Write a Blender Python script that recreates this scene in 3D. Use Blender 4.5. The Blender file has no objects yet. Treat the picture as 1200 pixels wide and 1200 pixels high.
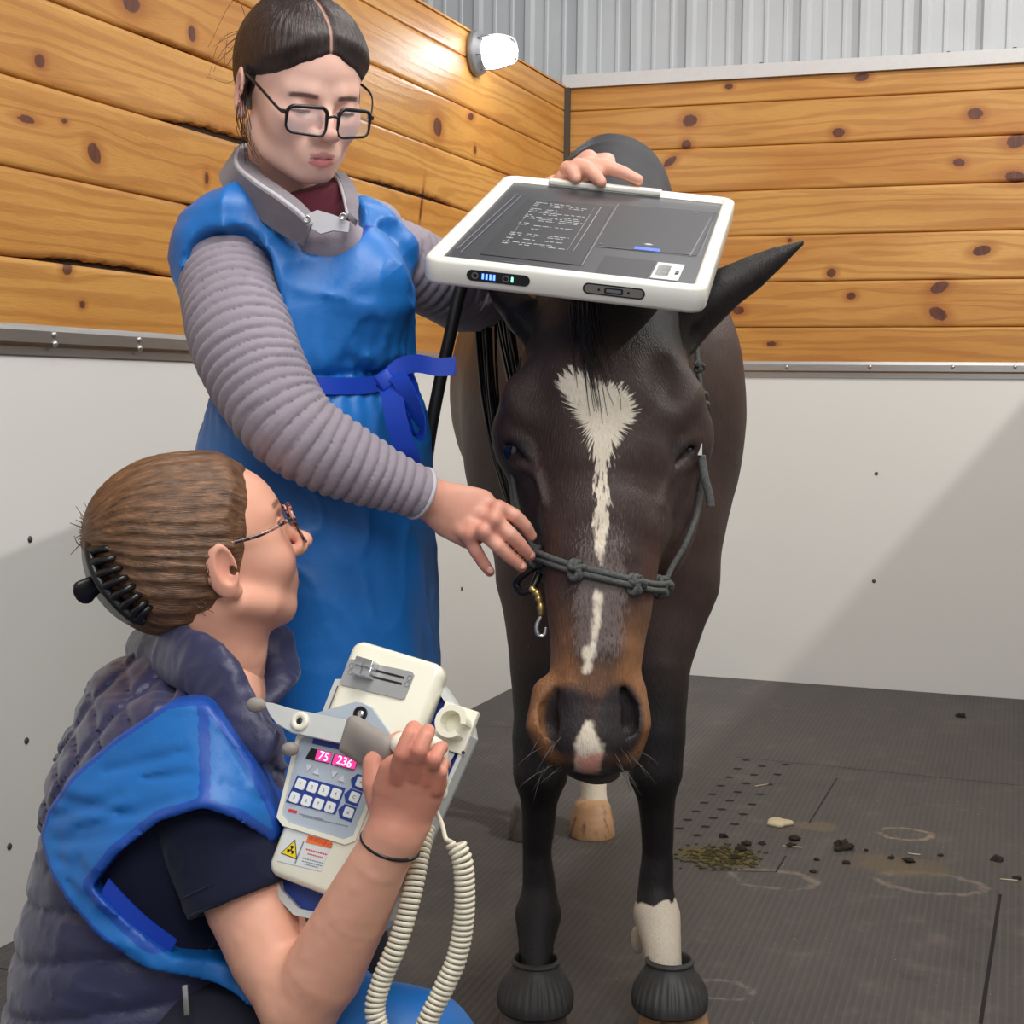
import bpy, math, random
import numpy as np
from mathutils import Vector, Matrix
random.seed(7); RNG = np.random.default_rng(7)
SC = bpy.context.scene
COL = SC.collection
# ---------------------------------------------------------------- camera
FPX = 1853.0                      # focal length for a 1200 px frame
def _n(v):
    v = np.array(v, float); return v / np.linalg.norm(v)
_Y = _n((675, 136, -FPX)); _X = -_n((-5125, 200, -FPX)); _X = _n(_X - _Y * _X.dot(_Y)); _Z = np.cross(_X, _Y)
CM = np.stack([_X, _Y, _Z])       # camera axes -> room axes
CAM = np.array([0.0, 0.0, 1.15])
CR, CU, CB = CM[:, 0], CM[:, 1], CM[:, 2]     # right, up, back (towards camera)
CF = -CB
def P(px, py, d):                 # a point of the place at depth d metres
    return CAM + CM @ np.array([(px - 600) / FPX, (600 - py) / FPX, -1.0]) * d
def PX(n, d): return n * d / FPX  # length of n picture pixels at depth d
def hit(px, py, ax, val):
    r = CM @ np.array([(px - 600) / FPX, (600 - py) / FPX, -1.0]); return CAM + r * ((val - CAM[ax]) / r[ax])
def D(r, u, b): return CR * r + CU * u + CB * b
cam = bpy.data.cameras.new('camera'); cam.sensor_width = 36; cam.lens = FPX / 1200 * 36; cam.clip_start = .05
camo = bpy.data.objects.new('camera', cam); COL.objects.link(camo)
camo.matrix_world = Matrix([[*CM[0], CAM[0]], [*CM[1], CAM[1]], [*CM[2], CAM[2]], [0, 0, 0, 1]])
SC.camera = camo
# ---------------------------------------------------------------- world, lights, exposure
SC.view_settings.view_transform = 'Standard'; SC.view_settings.look = 'None'
SC.view_settings.exposure = 0.0; SC.view_settings.gamma = 1.0; SC.view_settings.use_curve_mapping = False
W = bpy.data.worlds.new('world'); SC.world = W; W.use_nodes = True
W.node_tree.nodes['Background'].inputs[0].default_value = (0.93, 0.96, 1.0, 1)
W.node_tree.nodes['Background'].inputs[1].default_value = 0.45
def area(name, loc, target, size, power, col=(1, .97, .93), sy=None):
    l = bpy.data.lights.new(name, 'AREA'); l.energy = power; l.color = col; l.size = size
    if sy: l.shape = 'RECTANGLE'; l.size_y = sy
    o = bpy.data.objects.new(name, l); COL.objects.link(o); o.location = loc
    o.rotation_euler = (Vector(target) - Vector(loc)).to_track_quat('-Z', 'Y').to_euler(); return o
area('overhead_lamp', (0.2, 1.2, 3.9), (-0.5, 2.6, 1.0), 1.6, 88, (1, .97, .92))
area('aisle_lamp', (0.5, -0.8, 3.0), (-0.7, 2.4, 1.0), 1.4, 46, (.98, .98, 1))
area('stall_lamp', (-0.6, 4.4, 3.9), (-0.6, 4.8, 0), 1.2, 26, (1, .98, .95))
area('next_stall_lamp', (2.05, 4.6, 3.98), (-0.8, 5.4, 0.6), .05, 96, (1, .98, .94))
# ---------------------------------------------------------------- scene bookkeeping
def tag(o, label=None, cat=None, group=None, kind=None):
    if label: o['label'] = label
    if cat: o['category'] = cat
    if group: o['group'] = group
    if kind: o['kind'] = kind
    return o
def empty(name, loc=(0, 0, 0), **k):
    o = bpy.data.objects.new(name, None); COL.objects.link(o); o.location = loc; o.empty_display_size = .1
    bpy.context.view_layer.update() if False else None
    o['_l'] = 1; del o['_l']
    return tag(o, **k)
def mesh(name, V, F, m, parent=None, smooth=True, mi=None):
    """link V, F (room coordinates) as one mesh object; its origin sits at the parent's or its own base"""
    V = np.asarray(V, float)
    me = bpy.data.meshes.new(name)
    off = np.array(parent_origin(parent)) if parent is not None else (V.min(0) + V.max(0)) / 2 * [1, 1, 0] + V.min(0) * [0, 0, 1]
    me.from_pydata((V - off).tolist(), [], [list(map(int, f)) for f in F]) if not isinstance(F, np.ndarray) else np_mesh(me, V - off, F)
    ms = m if isinstance(m, (list, tuple)) else [m]
    for x in ms: me.materials.append(x)
    if mi is not None: me.polygons.foreach_set('material_index', np.asarray(mi, dtype=np.int32))
    if smooth: me.polygons.foreach_set('use_smooth', np.ones(len(me.polygons), dtype=bool))
    me.update()
    o = bpy.data.objects.new(name, me); COL.objects.link(o)
    if parent is not None: o.parent = parent
    else: o.location = off
    o['wo'] = off.tolist(); ORI[o.name] = off; del o['wo']
    return o
ORI = {}
def parent_origin(p):
    if p is None: return np.zeros(3)
    if p.name in ORI: return ORI[p.name]
    return np.array(p.location)
def np_mesh(me, V, F):
    n, k = F.shape
    me.vertices.add(len(V)); me.vertices.foreach_set('co', V.astype(np.float32).ravel())
    me.loops.add(n * k); me.loops.foreach_set('vertex_index', F.astype(np.int32).ravel())
    me.polygons.add(n); me.polygons.foreach_set('loop_start', np.arange(0, n * k, k, dtype=np.int32))
    me.update(calc_edges=True); me.validate()
def attr_col(o, name, C):
    a = o.data.color_attributes.new(name, 'FLOAT_COLOR', 'POINT')
    C = np.concatenate([np.asarray(C, float), np.ones((len(C), 1))], 1) if C.shape[1] == 3 else C
    a.data.foreach_set('color', C.astype(np.float32).ravel())
def attr_vec(o, name, C):
    a = o.data.attributes.new(name, 'FLOAT_VECTOR', 'POINT'); a.data.foreach_set('vector', np.asarray(C, dtype=np.float32).ravel())
def wverts(o):
    n = len(o.data.vertices); a = np.empty(n * 3, np.float32); o.data.vertices.foreach_get('co', a)
    return a.reshape(-1, 3).astype(float) + ORI[o.name]
# ---------------------------------------------------------------- colours and materials
def lin(r, g=None, b=None):
    if g is None: r, g, b = r
    c = np.array([r, g, b], float) / 255.0
    return np.where(c <= .04045, c / 12.92, ((c + .055) / 1.055) ** 2.4)
class N:
    """tiny node-tree writer"""
    def __init__(s, name):
        s.m = bpy.data.materials.new(name); s.m.use_nodes = True; s.t = s.m.node_tree; s.b = s.t.nodes['Principled BSDF']
    def n(s, typ, ins=None, **props):
        x = s.t.nodes.new(typ)
        for k, v in props.items(): setattr(x, k, v)
        for k, v in (ins or {}).items(): s.set(x.inputs[k], v)
        return x
    def set(s, sock, v):
        if isinstance(v, bpy.types.NodeSocket): s.t.links.new(v, sock)
        elif isinstance(v, bpy.types.Node): s.t.links.new(v.outputs[0], sock)
        else:
            if sock.type == 'RGBA' and len(v) == 3: v = (*v, 1)
            sock.default_value = v
    def math(s, op, a, b=0.0, c=None):
        x = s.t.nodes.new('ShaderNodeMath'); x.operation = op; s.set(x.inputs[0], a); s.set(x.inputs[1], b)
        if c is not None: s.set(x.inputs[2], c)
        return x.outputs[0]
    def mix(s, f, a, b, blend='MIX'):
        x = s.t.nodes.new('ShaderNodeMix'); x.data_type = 'RGBA'; x.blend_type = blend
        s.set(x.inputs[0], f); s.set(x.inputs[6], a); s.set(x.inputs[7], b); return x.outputs[2]
    def ramp(s, f, stops):
        x = s.t.nodes.new('ShaderNodeValToRGB'); s.set(x.inputs[0], f); e = x.color_ramp.elements
        while len(e) < len(stops): e.new(.5)
        for q, (p, c) in zip(e, stops): q.position = p; q.color = (*c, 1) if len(c) == 3 else c
        return x.outputs[0]
    def smooth(s, v, lo, hi):
        x = s.t.nodes.new('ShaderNodeMapRange'); x.interpolation_type = 'SMOOTHSTEP'
        s.set(x.inputs[0], v); x.inputs[1].default_value = lo; x.inputs[2].default_value = hi; return x.outputs[0]
    def noise(s, vec, scale, detail=3, rough=.5, dist=0.0, dim='3D'):
        x = s.t.nodes.new('ShaderNodeTexNoise'); x.noise_dimensions = dim
        s.set(x.inputs['Vector'], vec); x.inputs['Scale'].default_value = scale; x.inputs['Detail'].default_value = detail
        x.inputs['Roughness'].default_value = rough; x.inputs['Distortion'].default_value = dist; return x.outputs[0]
    def map(s, vec, scale=(1, 1, 1), loc=(0, 0, 0), rot=(0, 0, 0)):
        x = s.t.nodes.new('ShaderNodeMapping'); s.set(x.inputs[0], vec)
        x.inputs['Scale'].default_value = scale; x.inputs['Location'].default_value = loc; x.inputs['Rotation'].default_value = rot; return x.outputs[0]
    def obj(s): return s.n('ShaderNodeTexCoord').outputs['Object']
    def attr(s, name, out='Vector'):
        return s.n('ShaderNodeAttribute', attribute_name=name).outputs[out]
    def sep(s, v): return s.n('ShaderNodeSeparateXYZ', {0: v}).outputs
    def comb(s, x, y, z): return s.n('ShaderNodeCombineXYZ', {0: x, 1: y, 2: z}).outputs[0]
    def bump(s, h, dist, strength=1.0, normal=None):
        x = s.n('ShaderNodeBump', {'Height': h, 'Distance': dist, 'Strength': strength})
        if normal is not None: s.set(x.inputs['Normal'], normal)
        return x.outputs[0]
    def out(s, **k):
        nm = {'base': 'Base Color', 'rough': 'Roughness', 'metal': 'Metallic', 'normal': 'Normal', 'spec': 'Specular IOR Level',
              'coat': 'Coat Weight', 'sheen': 'Sheen Weight', 'sss': 'Subsurface Weight', 'ecol': 'Emission Color', 'estr': 'Emission Strength',
              'trans': 'Transmission Weight', 'alpha': 'Alpha', 'sssr': 'Subsurface Radius', 'ssss': 'Subsurface Scale', 'sheenr': 'Sheen Roughness', 'ior': 'IOR', 'coatr': 'Coat Roughness'}
        for a, v in k.items(): s.set(s.b.inputs[nm[a]], v)
        return s.m
def simple(name, rgb, rough=.5, metal=0.0, bump=0.0, bscale=60, var=.06, spec=.5, **k):
    """a plain material with slight procedural variation"""
    q = N(name); o = q.obj(); c = lin(*rgb)
    nz = q.noise(o, bscale, 4)
    base = q.mix(nz, tuple(np.clip(c * (1 - var), 0, 1)), tuple(np.clip(c * (1 + var), 0, 1)))
    q.out(base=base, rough=rough, metal=metal, spec=spec, **k)
    if bump: q.out(normal=q.bump(nz, bump))
    return q.m
# ---------------------------------------------------------------- signed-distance modelling
def smin(a, b, k):
    if k <= 0: return np.minimum(a, b)
    h = np.maximum(k - np.abs(a - b), 0) / k
    return np.minimum(a, b) - h * h * k * .25
def smax(a, b, k): return -smin(-a, -b, k)
class SDF:
    """prims blended in order; every prim = (distance function, bound centre, bound radius, op, k)"""
    def __init__(s, k=.01): s.p = []; s.k = k; s.post = None; s.pad = 0.0
    def add(s, fn, c, r, op='u', k=None): s.p.append((fn, np.asarray(c, float), float(r), op, s.k if k is None else k)); return s
    def cap(s, a, b, ra, rb=None, **o):
        a = np.asarray(a, float); b = np.asarray(b, float); rb = ra if rb is None else rb; ab = b - a; L = max(ab.dot(ab), 1e-12)
        def fn(p):
            t = np.clip((p - a) @ ab / L, 0, 1)
            return np.linalg.norm(p - a - t[:, None] * ab, axis=1) - (ra + (rb - ra) * t)
        return s.add(fn, (a + b) / 2, L ** .5 / 2 + max(ra, rb), **o)
    def _run(s, sub, o):
        fns = [q[0] for q in sub.p]; cs = np.array([q[1] for q in sub.p]); rs = np.array([q[2] for q in sub.p]); c = (cs.min(0) + cs.max(0)) / 2
        R_ = (np.linalg.norm(cs - c, axis=1) + rs).max()
        def fn(p):
            d = fns[0](p)
            for g in fns[1:]: d = np.minimum(d, g(p))
            return d
        return s.add(fn, c, R_, **o)
    def chain(s, pts, rad, **o):
        """one limb: tapered segments joined without swelling at the joints"""
        sub = SDF()
        for i in range(len(pts) - 1): sub.cap(pts[i], pts[i + 1], rad[i], rad[i + 1])
        return s._run(sub, o)
    def ell(s, c, r, A=None, **o):
        """ellipsoid; A rows = its axes (default camera right, up, back)"""
        c = np.asarray(c, float); r = np.asarray(r, float) * np.ones(3); A = np.stack([CR, CU, CB]) if A is None else np.asarray(A)
        def fn(p):
            q = (p - c) @ A.T; k0 = np.linalg.norm(q / r, axis=1); k1 = np.linalg.norm(q / (r * r), axis=1)
            return k0 * (k0 - 1) / np.maximum(k1, 1e-9)
        return s.add(fn, c, r.max(), **o)
    def ecap(s, a, b, ra, rb, U=None, rw=None, **o):
        """elliptical cone from a to b; ra = (half size along U, half size across)"""
        a = np.asarray(a, float); b = np.asarray(b, float); ab = b - a; L = ab.dot(ab); W_ = ab / L ** .5
        U = CR if U is None else np.asarray(U); U = _n(U - W_ * U.dot(W_)); V_ = np.cross(W_, U)
        ra = np.asarray(ra, float); rb = np.asarray(rb, float); rw_ = rw
        def fn(p):
            q = p - a; t = np.clip(q @ ab / L, 0, 1); q = q - t[:, None] * ab; r = ra + (rb - ra) * t[:, None]
            x = q @ U; y = q @ V_; w = q @ W_; rw = r.mean(1) if rw_ is None else rw_
            k0 = np.sqrt((x / r[:, 0]) ** 2 + (y / r[:, 1]) ** 2 + (w / rw) ** 2)
            k1 = np.sqrt((x / r[:, 0] ** 2) ** 2 + (y / r[:, 1] ** 2) ** 2 + (w / rw ** 2) ** 2)
            return np.where(k0 < 1e-6, -r.min(1), k0 * (k0 - 1) / np.maximum(k1, 1e-9))
        return s.add(fn, (a + b) / 2, L ** .5 / 2 + max(ra.max(), rb.max()), **o)
    def echain(s, pts, rad, U=None, rw=None, **o):
        sub = SDF()
        for i in range(len(pts) - 1): sub.ecap(pts[i], pts[i + 1], rad[i], rad[i + 1], U, rw)
        return s._run(sub, o)
    def box(s, c, h, A=None, rnd=.004, **o):
        c = np.asarray(c, float); h = np.asarray(h, float); A = np.stack([CR, CU, CB]) if A is None else np.asarray(A)
        def fn(p):
            q = np.abs((p - c) @ A.T) - (h - rnd)
            return np.linalg.norm(np.maximum(q, 0), axis=1) + np.minimum(q.max(1), 0) - rnd
        return s.add(fn, c, np.linalg.norm(h), **o)
    def half(s, c, nrm, **o):
        """half space; inside is behind the plane (opposite to nrm). use with op='i'"""
        c = np.asarray(c, float); nrm = _n(nrm)
        return s.add(lambda p: (p - c) @ nrm, c, 1e6, **o)
    def eval(s, p, prims=None):
        d = np.full(len(p), 1e3)
        for fn, c, r, op, k in (s.p if prims is None else prims):
            v = fn(p)
            d = smin(d, v, k) if op == 'u' else (smax(d, -v, k) if op == 's' else smax(d, v, k))
        if s.post is not None: d = s.post(p, d)
        return d
    def bounds(s):
        u = [(c, r) for fn, c, r, op, k in s.p if op == 'u']
        return np.min([c - r for c, r in u], 0) - .01 - s.pad, np.max([c + r for c, r in u], 0) + .01 + s.pad
    def net(s, h, lo=None, hi=None, B=14):
        """surface nets over the blocks that touch the surface -> V, F (quads)"""
        l0, h0 = s.bounds(); lo = l0 if lo is None else np.maximum(l0, lo); hi = h0 if hi is None else np.minimum(h0, hi)
        nb = np.ceil((hi - lo) / (h * B)).astype(int) + 1
        g = np.stack(np.meshgrid(*[np.arange(n) for n in nb], indexing='ij'), -1).reshape(-1, 3)
        cen = lo + (g + .5) * h * B; hr = h * B * .5 * 1.7321
        dc = np.concatenate([s.eval(cen[i:i + 40000]) for i in range(0, len(cen), 40000)])
        act = g[np.abs(dc) < hr * 1.7 + s.pad + .01]
        loc = np.stack(np.meshgrid(*[np.arange(-1, B + 1)] * 3, indexing='ij'), -1).reshape(-1, 3)
        NG = (nb * B + 4).astype(np.int64); Vs, Is, Fs = [], [], []
        n = B + 2; m = B + 1
        BC = np.array([c for _, c, _, _, _ in s.p]); BR = np.array([r + k for _, _, r, _, k in s.p])
        for b in act:
            o = b * B; c = lo + (b + .5) * h * B
            near = np.linalg.norm(BC - c, axis=1) < BR + hr * 1.2 + .012 + s.pad
            pr = [s.p[i] for i in np.nonzero(near)[0]]
            if not pr: continue
            gi = loc + o
            d = s.eval(lo + gi * h, pr).reshape(n, n, n)
            if d.min() > 0 or d.max() < 0: continue
            sg = d < 0
            c8 = [d[i:i + m, j:j + m, k:k + m] for i in (0, 1) for j in (0, 1) for k in (0, 1)]
            s8 = sum(x < 0 for x in c8); cross = (s8 > 0) & (s8 < 8)
            idx = np.argwhere(cross)
            if not len(idx): continue
            acc = np.zeros((len(idx), 3)); cnt = np.zeros(len(idx))
            co = np.array([(i, j, k) for i in (0, 1) for j in (0, 1) for k in (0, 1)])
            dv = np.stack([x[cross] for x in c8], 1)
            for a in range(8):
                for e in (1, 2, 4):
                    if not a & e:
                        bb = a | e; da, db = dv[:, a], dv[:, bb]; mk = (da < 0) != (db < 0)
                        t = np.where(mk, da / np.where(mk, da - db, 1), 0)
                        acc += np.where(mk[:, None], co[a] + (co[bb] - co[a]) * t[:, None], 0); cnt += mk
            Vs.append(lo + (idx - 1 + o + acc / cnt[:, None]) * h)
            gid = idx - 1 + o + 2
            Is.append((gid[:, 0] * NG[1] + gid[:, 1]) * NG[2] + gid[:, 2])
            for ax in range(3):
                u, v = (ax + 1) % 3, (ax + 2) % 3
                A0 = sg[1:m, 1:m, 1:m]; sl = [slice(1, m)] * 3; sl[ax] = slice(2, m + 1); A1 = sg[tuple(sl)]
                for flip, mk in ((0, A0 & ~A1), (1, ~A0 & A1)):
                    q = np.argwhere(mk)
                    if not len(q): continue
                    q = q + o + 2; eu = np.eye(3, dtype=int)[u]; ev = np.eye(3, dtype=int)[v]
                    qs = [q - eu - ev, q - ev, q, q - eu]
                    if flip: qs = qs[::-1]
                    Fs.append(np.stack([(w[:, 0] * NG[1] + w[:, 1]) * NG[2] + w[:, 2] for w in qs], 1))
        I = np.concatenate(Is); V = np.concatenate(Vs); F = np.concatenate(Fs)
        ui, first = np.unique(I, return_index=True); V = V[first]
        pos = np.searchsorted(ui, F); pos = np.clip(pos, 0, len(ui) - 1); ok = (ui[pos] == F).all(1)
        return V, pos[ok]
def relax(V, F, it=1, w=.5):
    for _ in range(it):
        a = np.zeros_like(V); c = np.zeros(len(V))
        for i in range(4):
            for j in (1, 3):
                np.add.at(a, F[:, i], V[F[:, (i + j) % 4]]) if False else None
        for i in range(4):
            q = V[F[:, (i + 1) % 4]]
            for ax in range(3): a[:, ax] += np.bincount(F[:, i], q[:, ax], len(V))
            c += np.bincount(F[:, i], minlength=len(V))
        V = V * (1 - w) + w * a / np.maximum(c, 1)[:, None]
    return V
def join(parts):
    Vs, Fs, n = [], [], 0
    for V, F in parts: Vs.append(V); Fs.append(np.asarray(F) + n); n += len(V)
    return np.concatenate(Vs), np.concatenate(Fs)
def sdf_obj(name, s, h, m, parent=None, lo=None, hi=None, rl=1):
    V, F = s.net(h, lo, hi)
    if rl: V = relax(V, F, rl)
    return mesh(name, V, F, m, parent)
# value noise for fabric folds and hide
_NT = RNG.random((32, 32, 32)) * 2 - 1
def vn(p, sc):
    q = p * sc; i = np.floor(q).astype(int); f = q - i; f = f * f * (3 - 2 * f); r = 0
    for a in (0, 1):
        for b in (0, 1):
            for c in (0, 1):
                w = (f[:, 0] if a else 1 - f[:, 0]) * (f[:, 1] if b else 1 - f[:, 1]) * (f[:, 2] if c else 1 - f[:, 2])
                r = r + w * _NT[(i[:, 0] + a) % 32, (i[:, 1] + b) % 32, (i[:, 2] + c) % 32]
    return r
# ---------------------------------------------------------------- plain mesh helpers
def spline(pts, n):
    """Catmull-Rom through pts (k, any dims) -> n samples"""
    p = np.asarray(pts, float); p = np.concatenate([[2 * p[0] - p[1]], p, [2 * p[-1] - p[-2]]]); k = len(p) - 3
    t = np.linspace(0, k - 1e-6, n); i = t.astype(int); f = (t - i)[:, None]
    a, b, c, d = p[i], p[i + 1], p[i + 2], p[i + 3]
    return .5 * (2 * b + (c - a) * f + (2 * a - 5 * b + 4 * c - d) * f ** 2 + (3 * b - a - 3 * c + d) * f ** 3)
def frames(p, ref=None):
    t = np.gradient(p, axis=0); t /= np.linalg.norm(t, axis=1)[:, None] + 1e-12
    u = np.zeros_like(p); r = np.array(ref if ref is not None else (0.13, .31, .94)); r = r - t[0] * r.dot(t[0])
    if np.linalg.norm(r) < .1: r = np.array((1., 0, 0)) - t[0] * t[0][0]
    u[0] = _n(r)
    for i in range(1, len(p)): u[i] = _n(u[i - 1] - t[i] * u[i - 1].dot(t[i]))
    return t, u, np.cross(t, u)
def tube(p, r, ns=10, ref=None, flat=1.0, closed=False):
    p = np.asarray(p, float); r = np.ones(len(p)) * r; t, u, v = frames(p, ref); a = np.arange(ns) / ns * 2 * np.pi
    V = (p[:, None] + r[:, None, None] * (np.cos(a)[None, :, None] * u[:, None] + flat * np.sin(a)[None, :, None] * v[:, None])).reshape(-1, 3)
    F = []
    n = len(p)
    for i in range(n if closed else n - 1):
        for j in range(ns):
            i2 = (i + 1) % n; F.append((i * ns + j, i * ns + (j + 1) % ns, i2 * ns + (j + 1) % ns, i2 * ns + j))
    if not closed:
        V = np.concatenate([V, [p[0], p[-1]]]); c0, c1 = n * ns, n * ns + 1
        for j in range(ns):
            F.append((c0, (j + 1) % ns, j, j)); F.append((c1, (n - 1) * ns + j, (n - 1) * ns + (j + 1) % ns, (n - 1) * ns + (j + 1) % ns))
    return V, [tuple(dict.fromkeys(f)) for f in F]
def jl(parts):
    """join (V, F list) pairs with mixed faces"""
    Vs, Fs, n = [], [], 0
    for V, F in parts:
        Vs.append(np.asarray(V, float)); Fs += [tuple(int(x) + n for x in f) for f in F]; n += len(V)
    return np.concatenate(Vs), Fs
def boxm(c, h, A=None, bev=0.0):
    """box with chamfered edges; rows of A are its axes"""
    A = np.eye(3) if A is None else np.asarray(A, float); c = np.asarray(c, float); h = np.asarray(h, float)
    if bev <= 0:
        V = np.array([(x, y, z) for x in (-1, 1) for y in (-1, 1) for z in (-1, 1)], float) * h
        F = [(0, 1, 3, 2), (4, 6, 7, 5), (0, 4, 5, 1), (2, 3, 7, 6), (0, 2, 6, 4), (1, 5, 7, 3)]
        return c + V @ A, F
    import bmesh
    bm = bmesh.new(); bmesh.ops.create_cube(bm, size=2)
    for v in bm.verts: v.co = Vector(np.array(v.co) * h)
    bmesh.ops.bevel(bm, geom=list(bm.edges), offset=bev, segments=3, profile=.5, affect='EDGES')
    bm.verts.ensure_lookup_table(); bm.verts.index_update()
    V = np.array([v.co[:] for v in bm.verts]); F = [tuple(v.index for v in f.verts) for f in bm.faces]; bm.free()
    return c + V @ A, F
def prism(poly, c, A, h, bev=0):
    """outline poly (x, y) in the plane of A[0], A[1] extruded h along A[2] from c"""
    poly = np.asarray(poly, float); n = len(poly); A = np.asarray(A, float)
    if bev > 0:
        cen = poly.mean(0); dd = poly - cen; inn = cen + dd * (1 - bev / np.maximum(np.linalg.norm(dd, axis=1), 1e-6))[:, None]
        lv = [(poly, 0), (poly, h - bev * np.sign(h)), (inn, h)]
    else: lv = [(poly, 0), (poly, h)]
    V = np.concatenate([np.c_[q, np.full(n, z)] for q, z in lv]); F = [tuple(range(n))[::-1]]
    for l in range(len(lv) - 1):
        for i in range(n): F.append((l * n + i, l * n + (i + 1) % n, (l + 1) * n + (i + 1) % n, (l + 1) * n + i))
    F.append(tuple(range((len(lv) - 1) * n, len(lv) * n)))
    if h < 0: F = [f[::-1] for f in F]
    return np.asarray(c) + V @ A, F
def rrect(w, h, r, n=5):
    q = []
    for sx, sy, a0 in ((1, 1, 0), (-1, 1, 90), (-1, -1, 180), (1, -1, 270)):
        for i in range(n + 1):
            a = math.radians(a0 + 90 * i / n); q.append((sx * (w - r) + r * math.cos(a), sy * (h - r) + r * math.sin(a)))
    return q
def disc(r, n=20): return [(r * math.cos(2 * math.pi * i / n), r * math.sin(2 * math.pi * i / n)) for i in range(n)]
def lathe(prof, c, A, n=24, squash=1.0):
    """profile [(r, z)] around A[2]"""
    A = np.asarray(A, float); V, F = [], []
    for r, z in prof:
        for i in range(n):
            a = 2 * math.pi * i / n; V.append((r * math.cos(a), r * math.sin(a) * squash, z))
    for k in range(len(prof) - 1):
        for i in range(n): F.append((k * n + i, k * n + (i + 1) % n, (k + 1) * n + (i + 1) % n, (k + 1) * n + i))
    F.append(tuple(range(n))[::-1]); F.append(tuple(range((len(prof) - 1) * n, len(prof) * n)))
    return np.asarray(c) + np.array(V) @ A, F
def strip(A, B, th, nrm=None):
    """a cloth band between edge curves A and B with thickness th"""
    A = np.asarray(A, float); B = np.asarray(B, float); n = len(A)
    t = np.gradient(A, axis=0); nn = np.cross(t, B - A); nn /= np.linalg.norm(nn, axis=1)[:, None] + 1e-12
    if nrm is not None: nn *= np.sign((nn @ np.asarray(nrm)))[:, None] + (nn @ np.asarray(nrm) == 0)[:, None]
    Q = [A + nn * th / 2, B + nn * th / 2, B - nn * th / 2, A - nn * th / 2]; V = []; F = []
    for k in range(4):
        V += [Q[k], Q[(k + 1) % 4]]; a, b = 2 * k * n, (2 * k + 1) * n
        for i in range(n - 1): F.append((a + i, a + i + 1, b + i + 1, b + i))
    F.append((0, 2 * n, 4 * n, 6 * n)); F.append((n - 1, 7 * n - 1, 5 * n - 1, 3 * n - 1)); V = np.concatenate(V)
    return V, F
UPZ = np.array([0., 0, 1])
# ================================================================ the stall: walls, floor
YB, XL = 6.235, -2.051
BOARDS = [1.2288, 1.405, 1.583, 1.763, 1.939, 2.112, 2.28, 2.372]
CAPZ0, CAPZ1 = 1.228, 1.272
def wood_mat():
    q = N('varnished_pine'); a = q.sep(q.attr('wood')); b = q.sep(q.attr('knotf')); kd, kw = b[0], b[1]; u, v, bid = a[0], a[1], a[2]
    vec = q.comb(q.math('MULTIPLY', u, .7), q.math('MULTIPLY', v, 8), q.math('MULTIPLY', bid, 7.3))
    w = q.noise(vec, 1.3, 3, .5, .35)
    rings = q.math('SINE', q.math('ADD', q.math('MULTIPLY', v, 150), q.math('MULTIPLY', w, 26)))
    rings = q.smooth(rings, -.2, 1.0)
    fine = q.noise(q.comb(q.math('MULTIPLY', u, 6), q.math('MULTIPLY', v, 160), bid), 3, 3, .6)
    big = q.noise(q.comb(u, q.math('MULTIPLY', v, 5), bid), 1.3, 2)
    tone = q.noise(q.comb(q.math('MULTIPLY', bid, 3.7), 0.0, 0.0), 1.0, 0)
    c0 = q.mix(q.smooth(tone, .3, .7), tuple(lin(194, 140, 66)), tuple(lin(210, 158, 86)))
    c1 = q.mix(q.smooth(big, .35, .7), c0, tuple(lin(186, 126, 56)))
    c2 = q.mix(q.math('MULTIPLY', rings, .42), c1, tuple(lin(156, 96, 42)))
    c3 = q.mix(q.math('MULTIPLY', q.smooth(fine, .4, .8), .35), c2, tuple(lin(150, 98, 48)))
    halo = q.smooth(kd, 2.6, 1.0); c4 = q.mix(q.math('MULTIPLY', halo, .55), c3, tuple(lin(150, 82, 30)))
    kn = q.smooth(q.math('ADD', kd, q.math('MULTIPLY', q.math('SUBTRACT', q.noise(q.comb(u, v, bid), 90, 3), .5), .5)), 1.12, .9)
    kc = q.mix(q.noise(q.comb(u, v, bid), 60, 2), tuple(lin(52, 28, 20)), tuple(lin(120, 66, 44)))
    c5 = q.mix(kn, c4, kc)
    h = q.math('ADD', q.math('MULTIPLY', rings, .35), q.math('MULTIPLY', fine, .65))
    return q.out(base=c5, rough=q.math('ADD', .3, q.math('MULTIPLY', fine, .22)), normal=q.bump(h, .0012, .6), spec=.45)
M_WOOD = wood_mat()
M_PANEL = simple('white_plastic_panel', (224, 223, 219), .42, var=.015, bscale=4, spec=.4)
def metal_mat(name, rgb, rough):
    q = N(name); o = q.obj(); nz = q.noise(q.map(o, (3, 3, 60)), 3, 4); c = lin(*rgb)
    return q.out(base=q.mix(nz, tuple(c * .8), tuple(np.minimum(c * 1.15, 1))), rough=rough, metal=.85)
M_ALU = metal_mat('aluminium_cap', (176, 174, 172), .38)
M_SCREW = metal_mat('steel_screw', (190, 188, 184), .3)
M_DARK = simple('dark_gap', (40, 26, 18), .8)
def knot_fields(U, V, knots):
    kd = np.full(U.shape, 9.0); warp = np.zeros(U.shape)
    for ku, kv, ru, rv, tilt in knots:
        du, dv = U - ku, V - kv; ca, sa = math.cos(tilt), math.sin(tilt); x = du * ca + dv * sa; y = -du * sa + dv * ca
        kd = np.minimum(kd, np.sqrt((x / ru) ** 2 + (y / rv) ** 2))
        g = np.exp(-(du / (ru * 5)) ** 2 - (dv / (rv * 3.2)) ** 2); warp += -np.sign(dv + 1e-5) * g * rv * .9 * np.minimum(np.abs(dv) / rv, 1)
    return kd, warp
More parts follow.
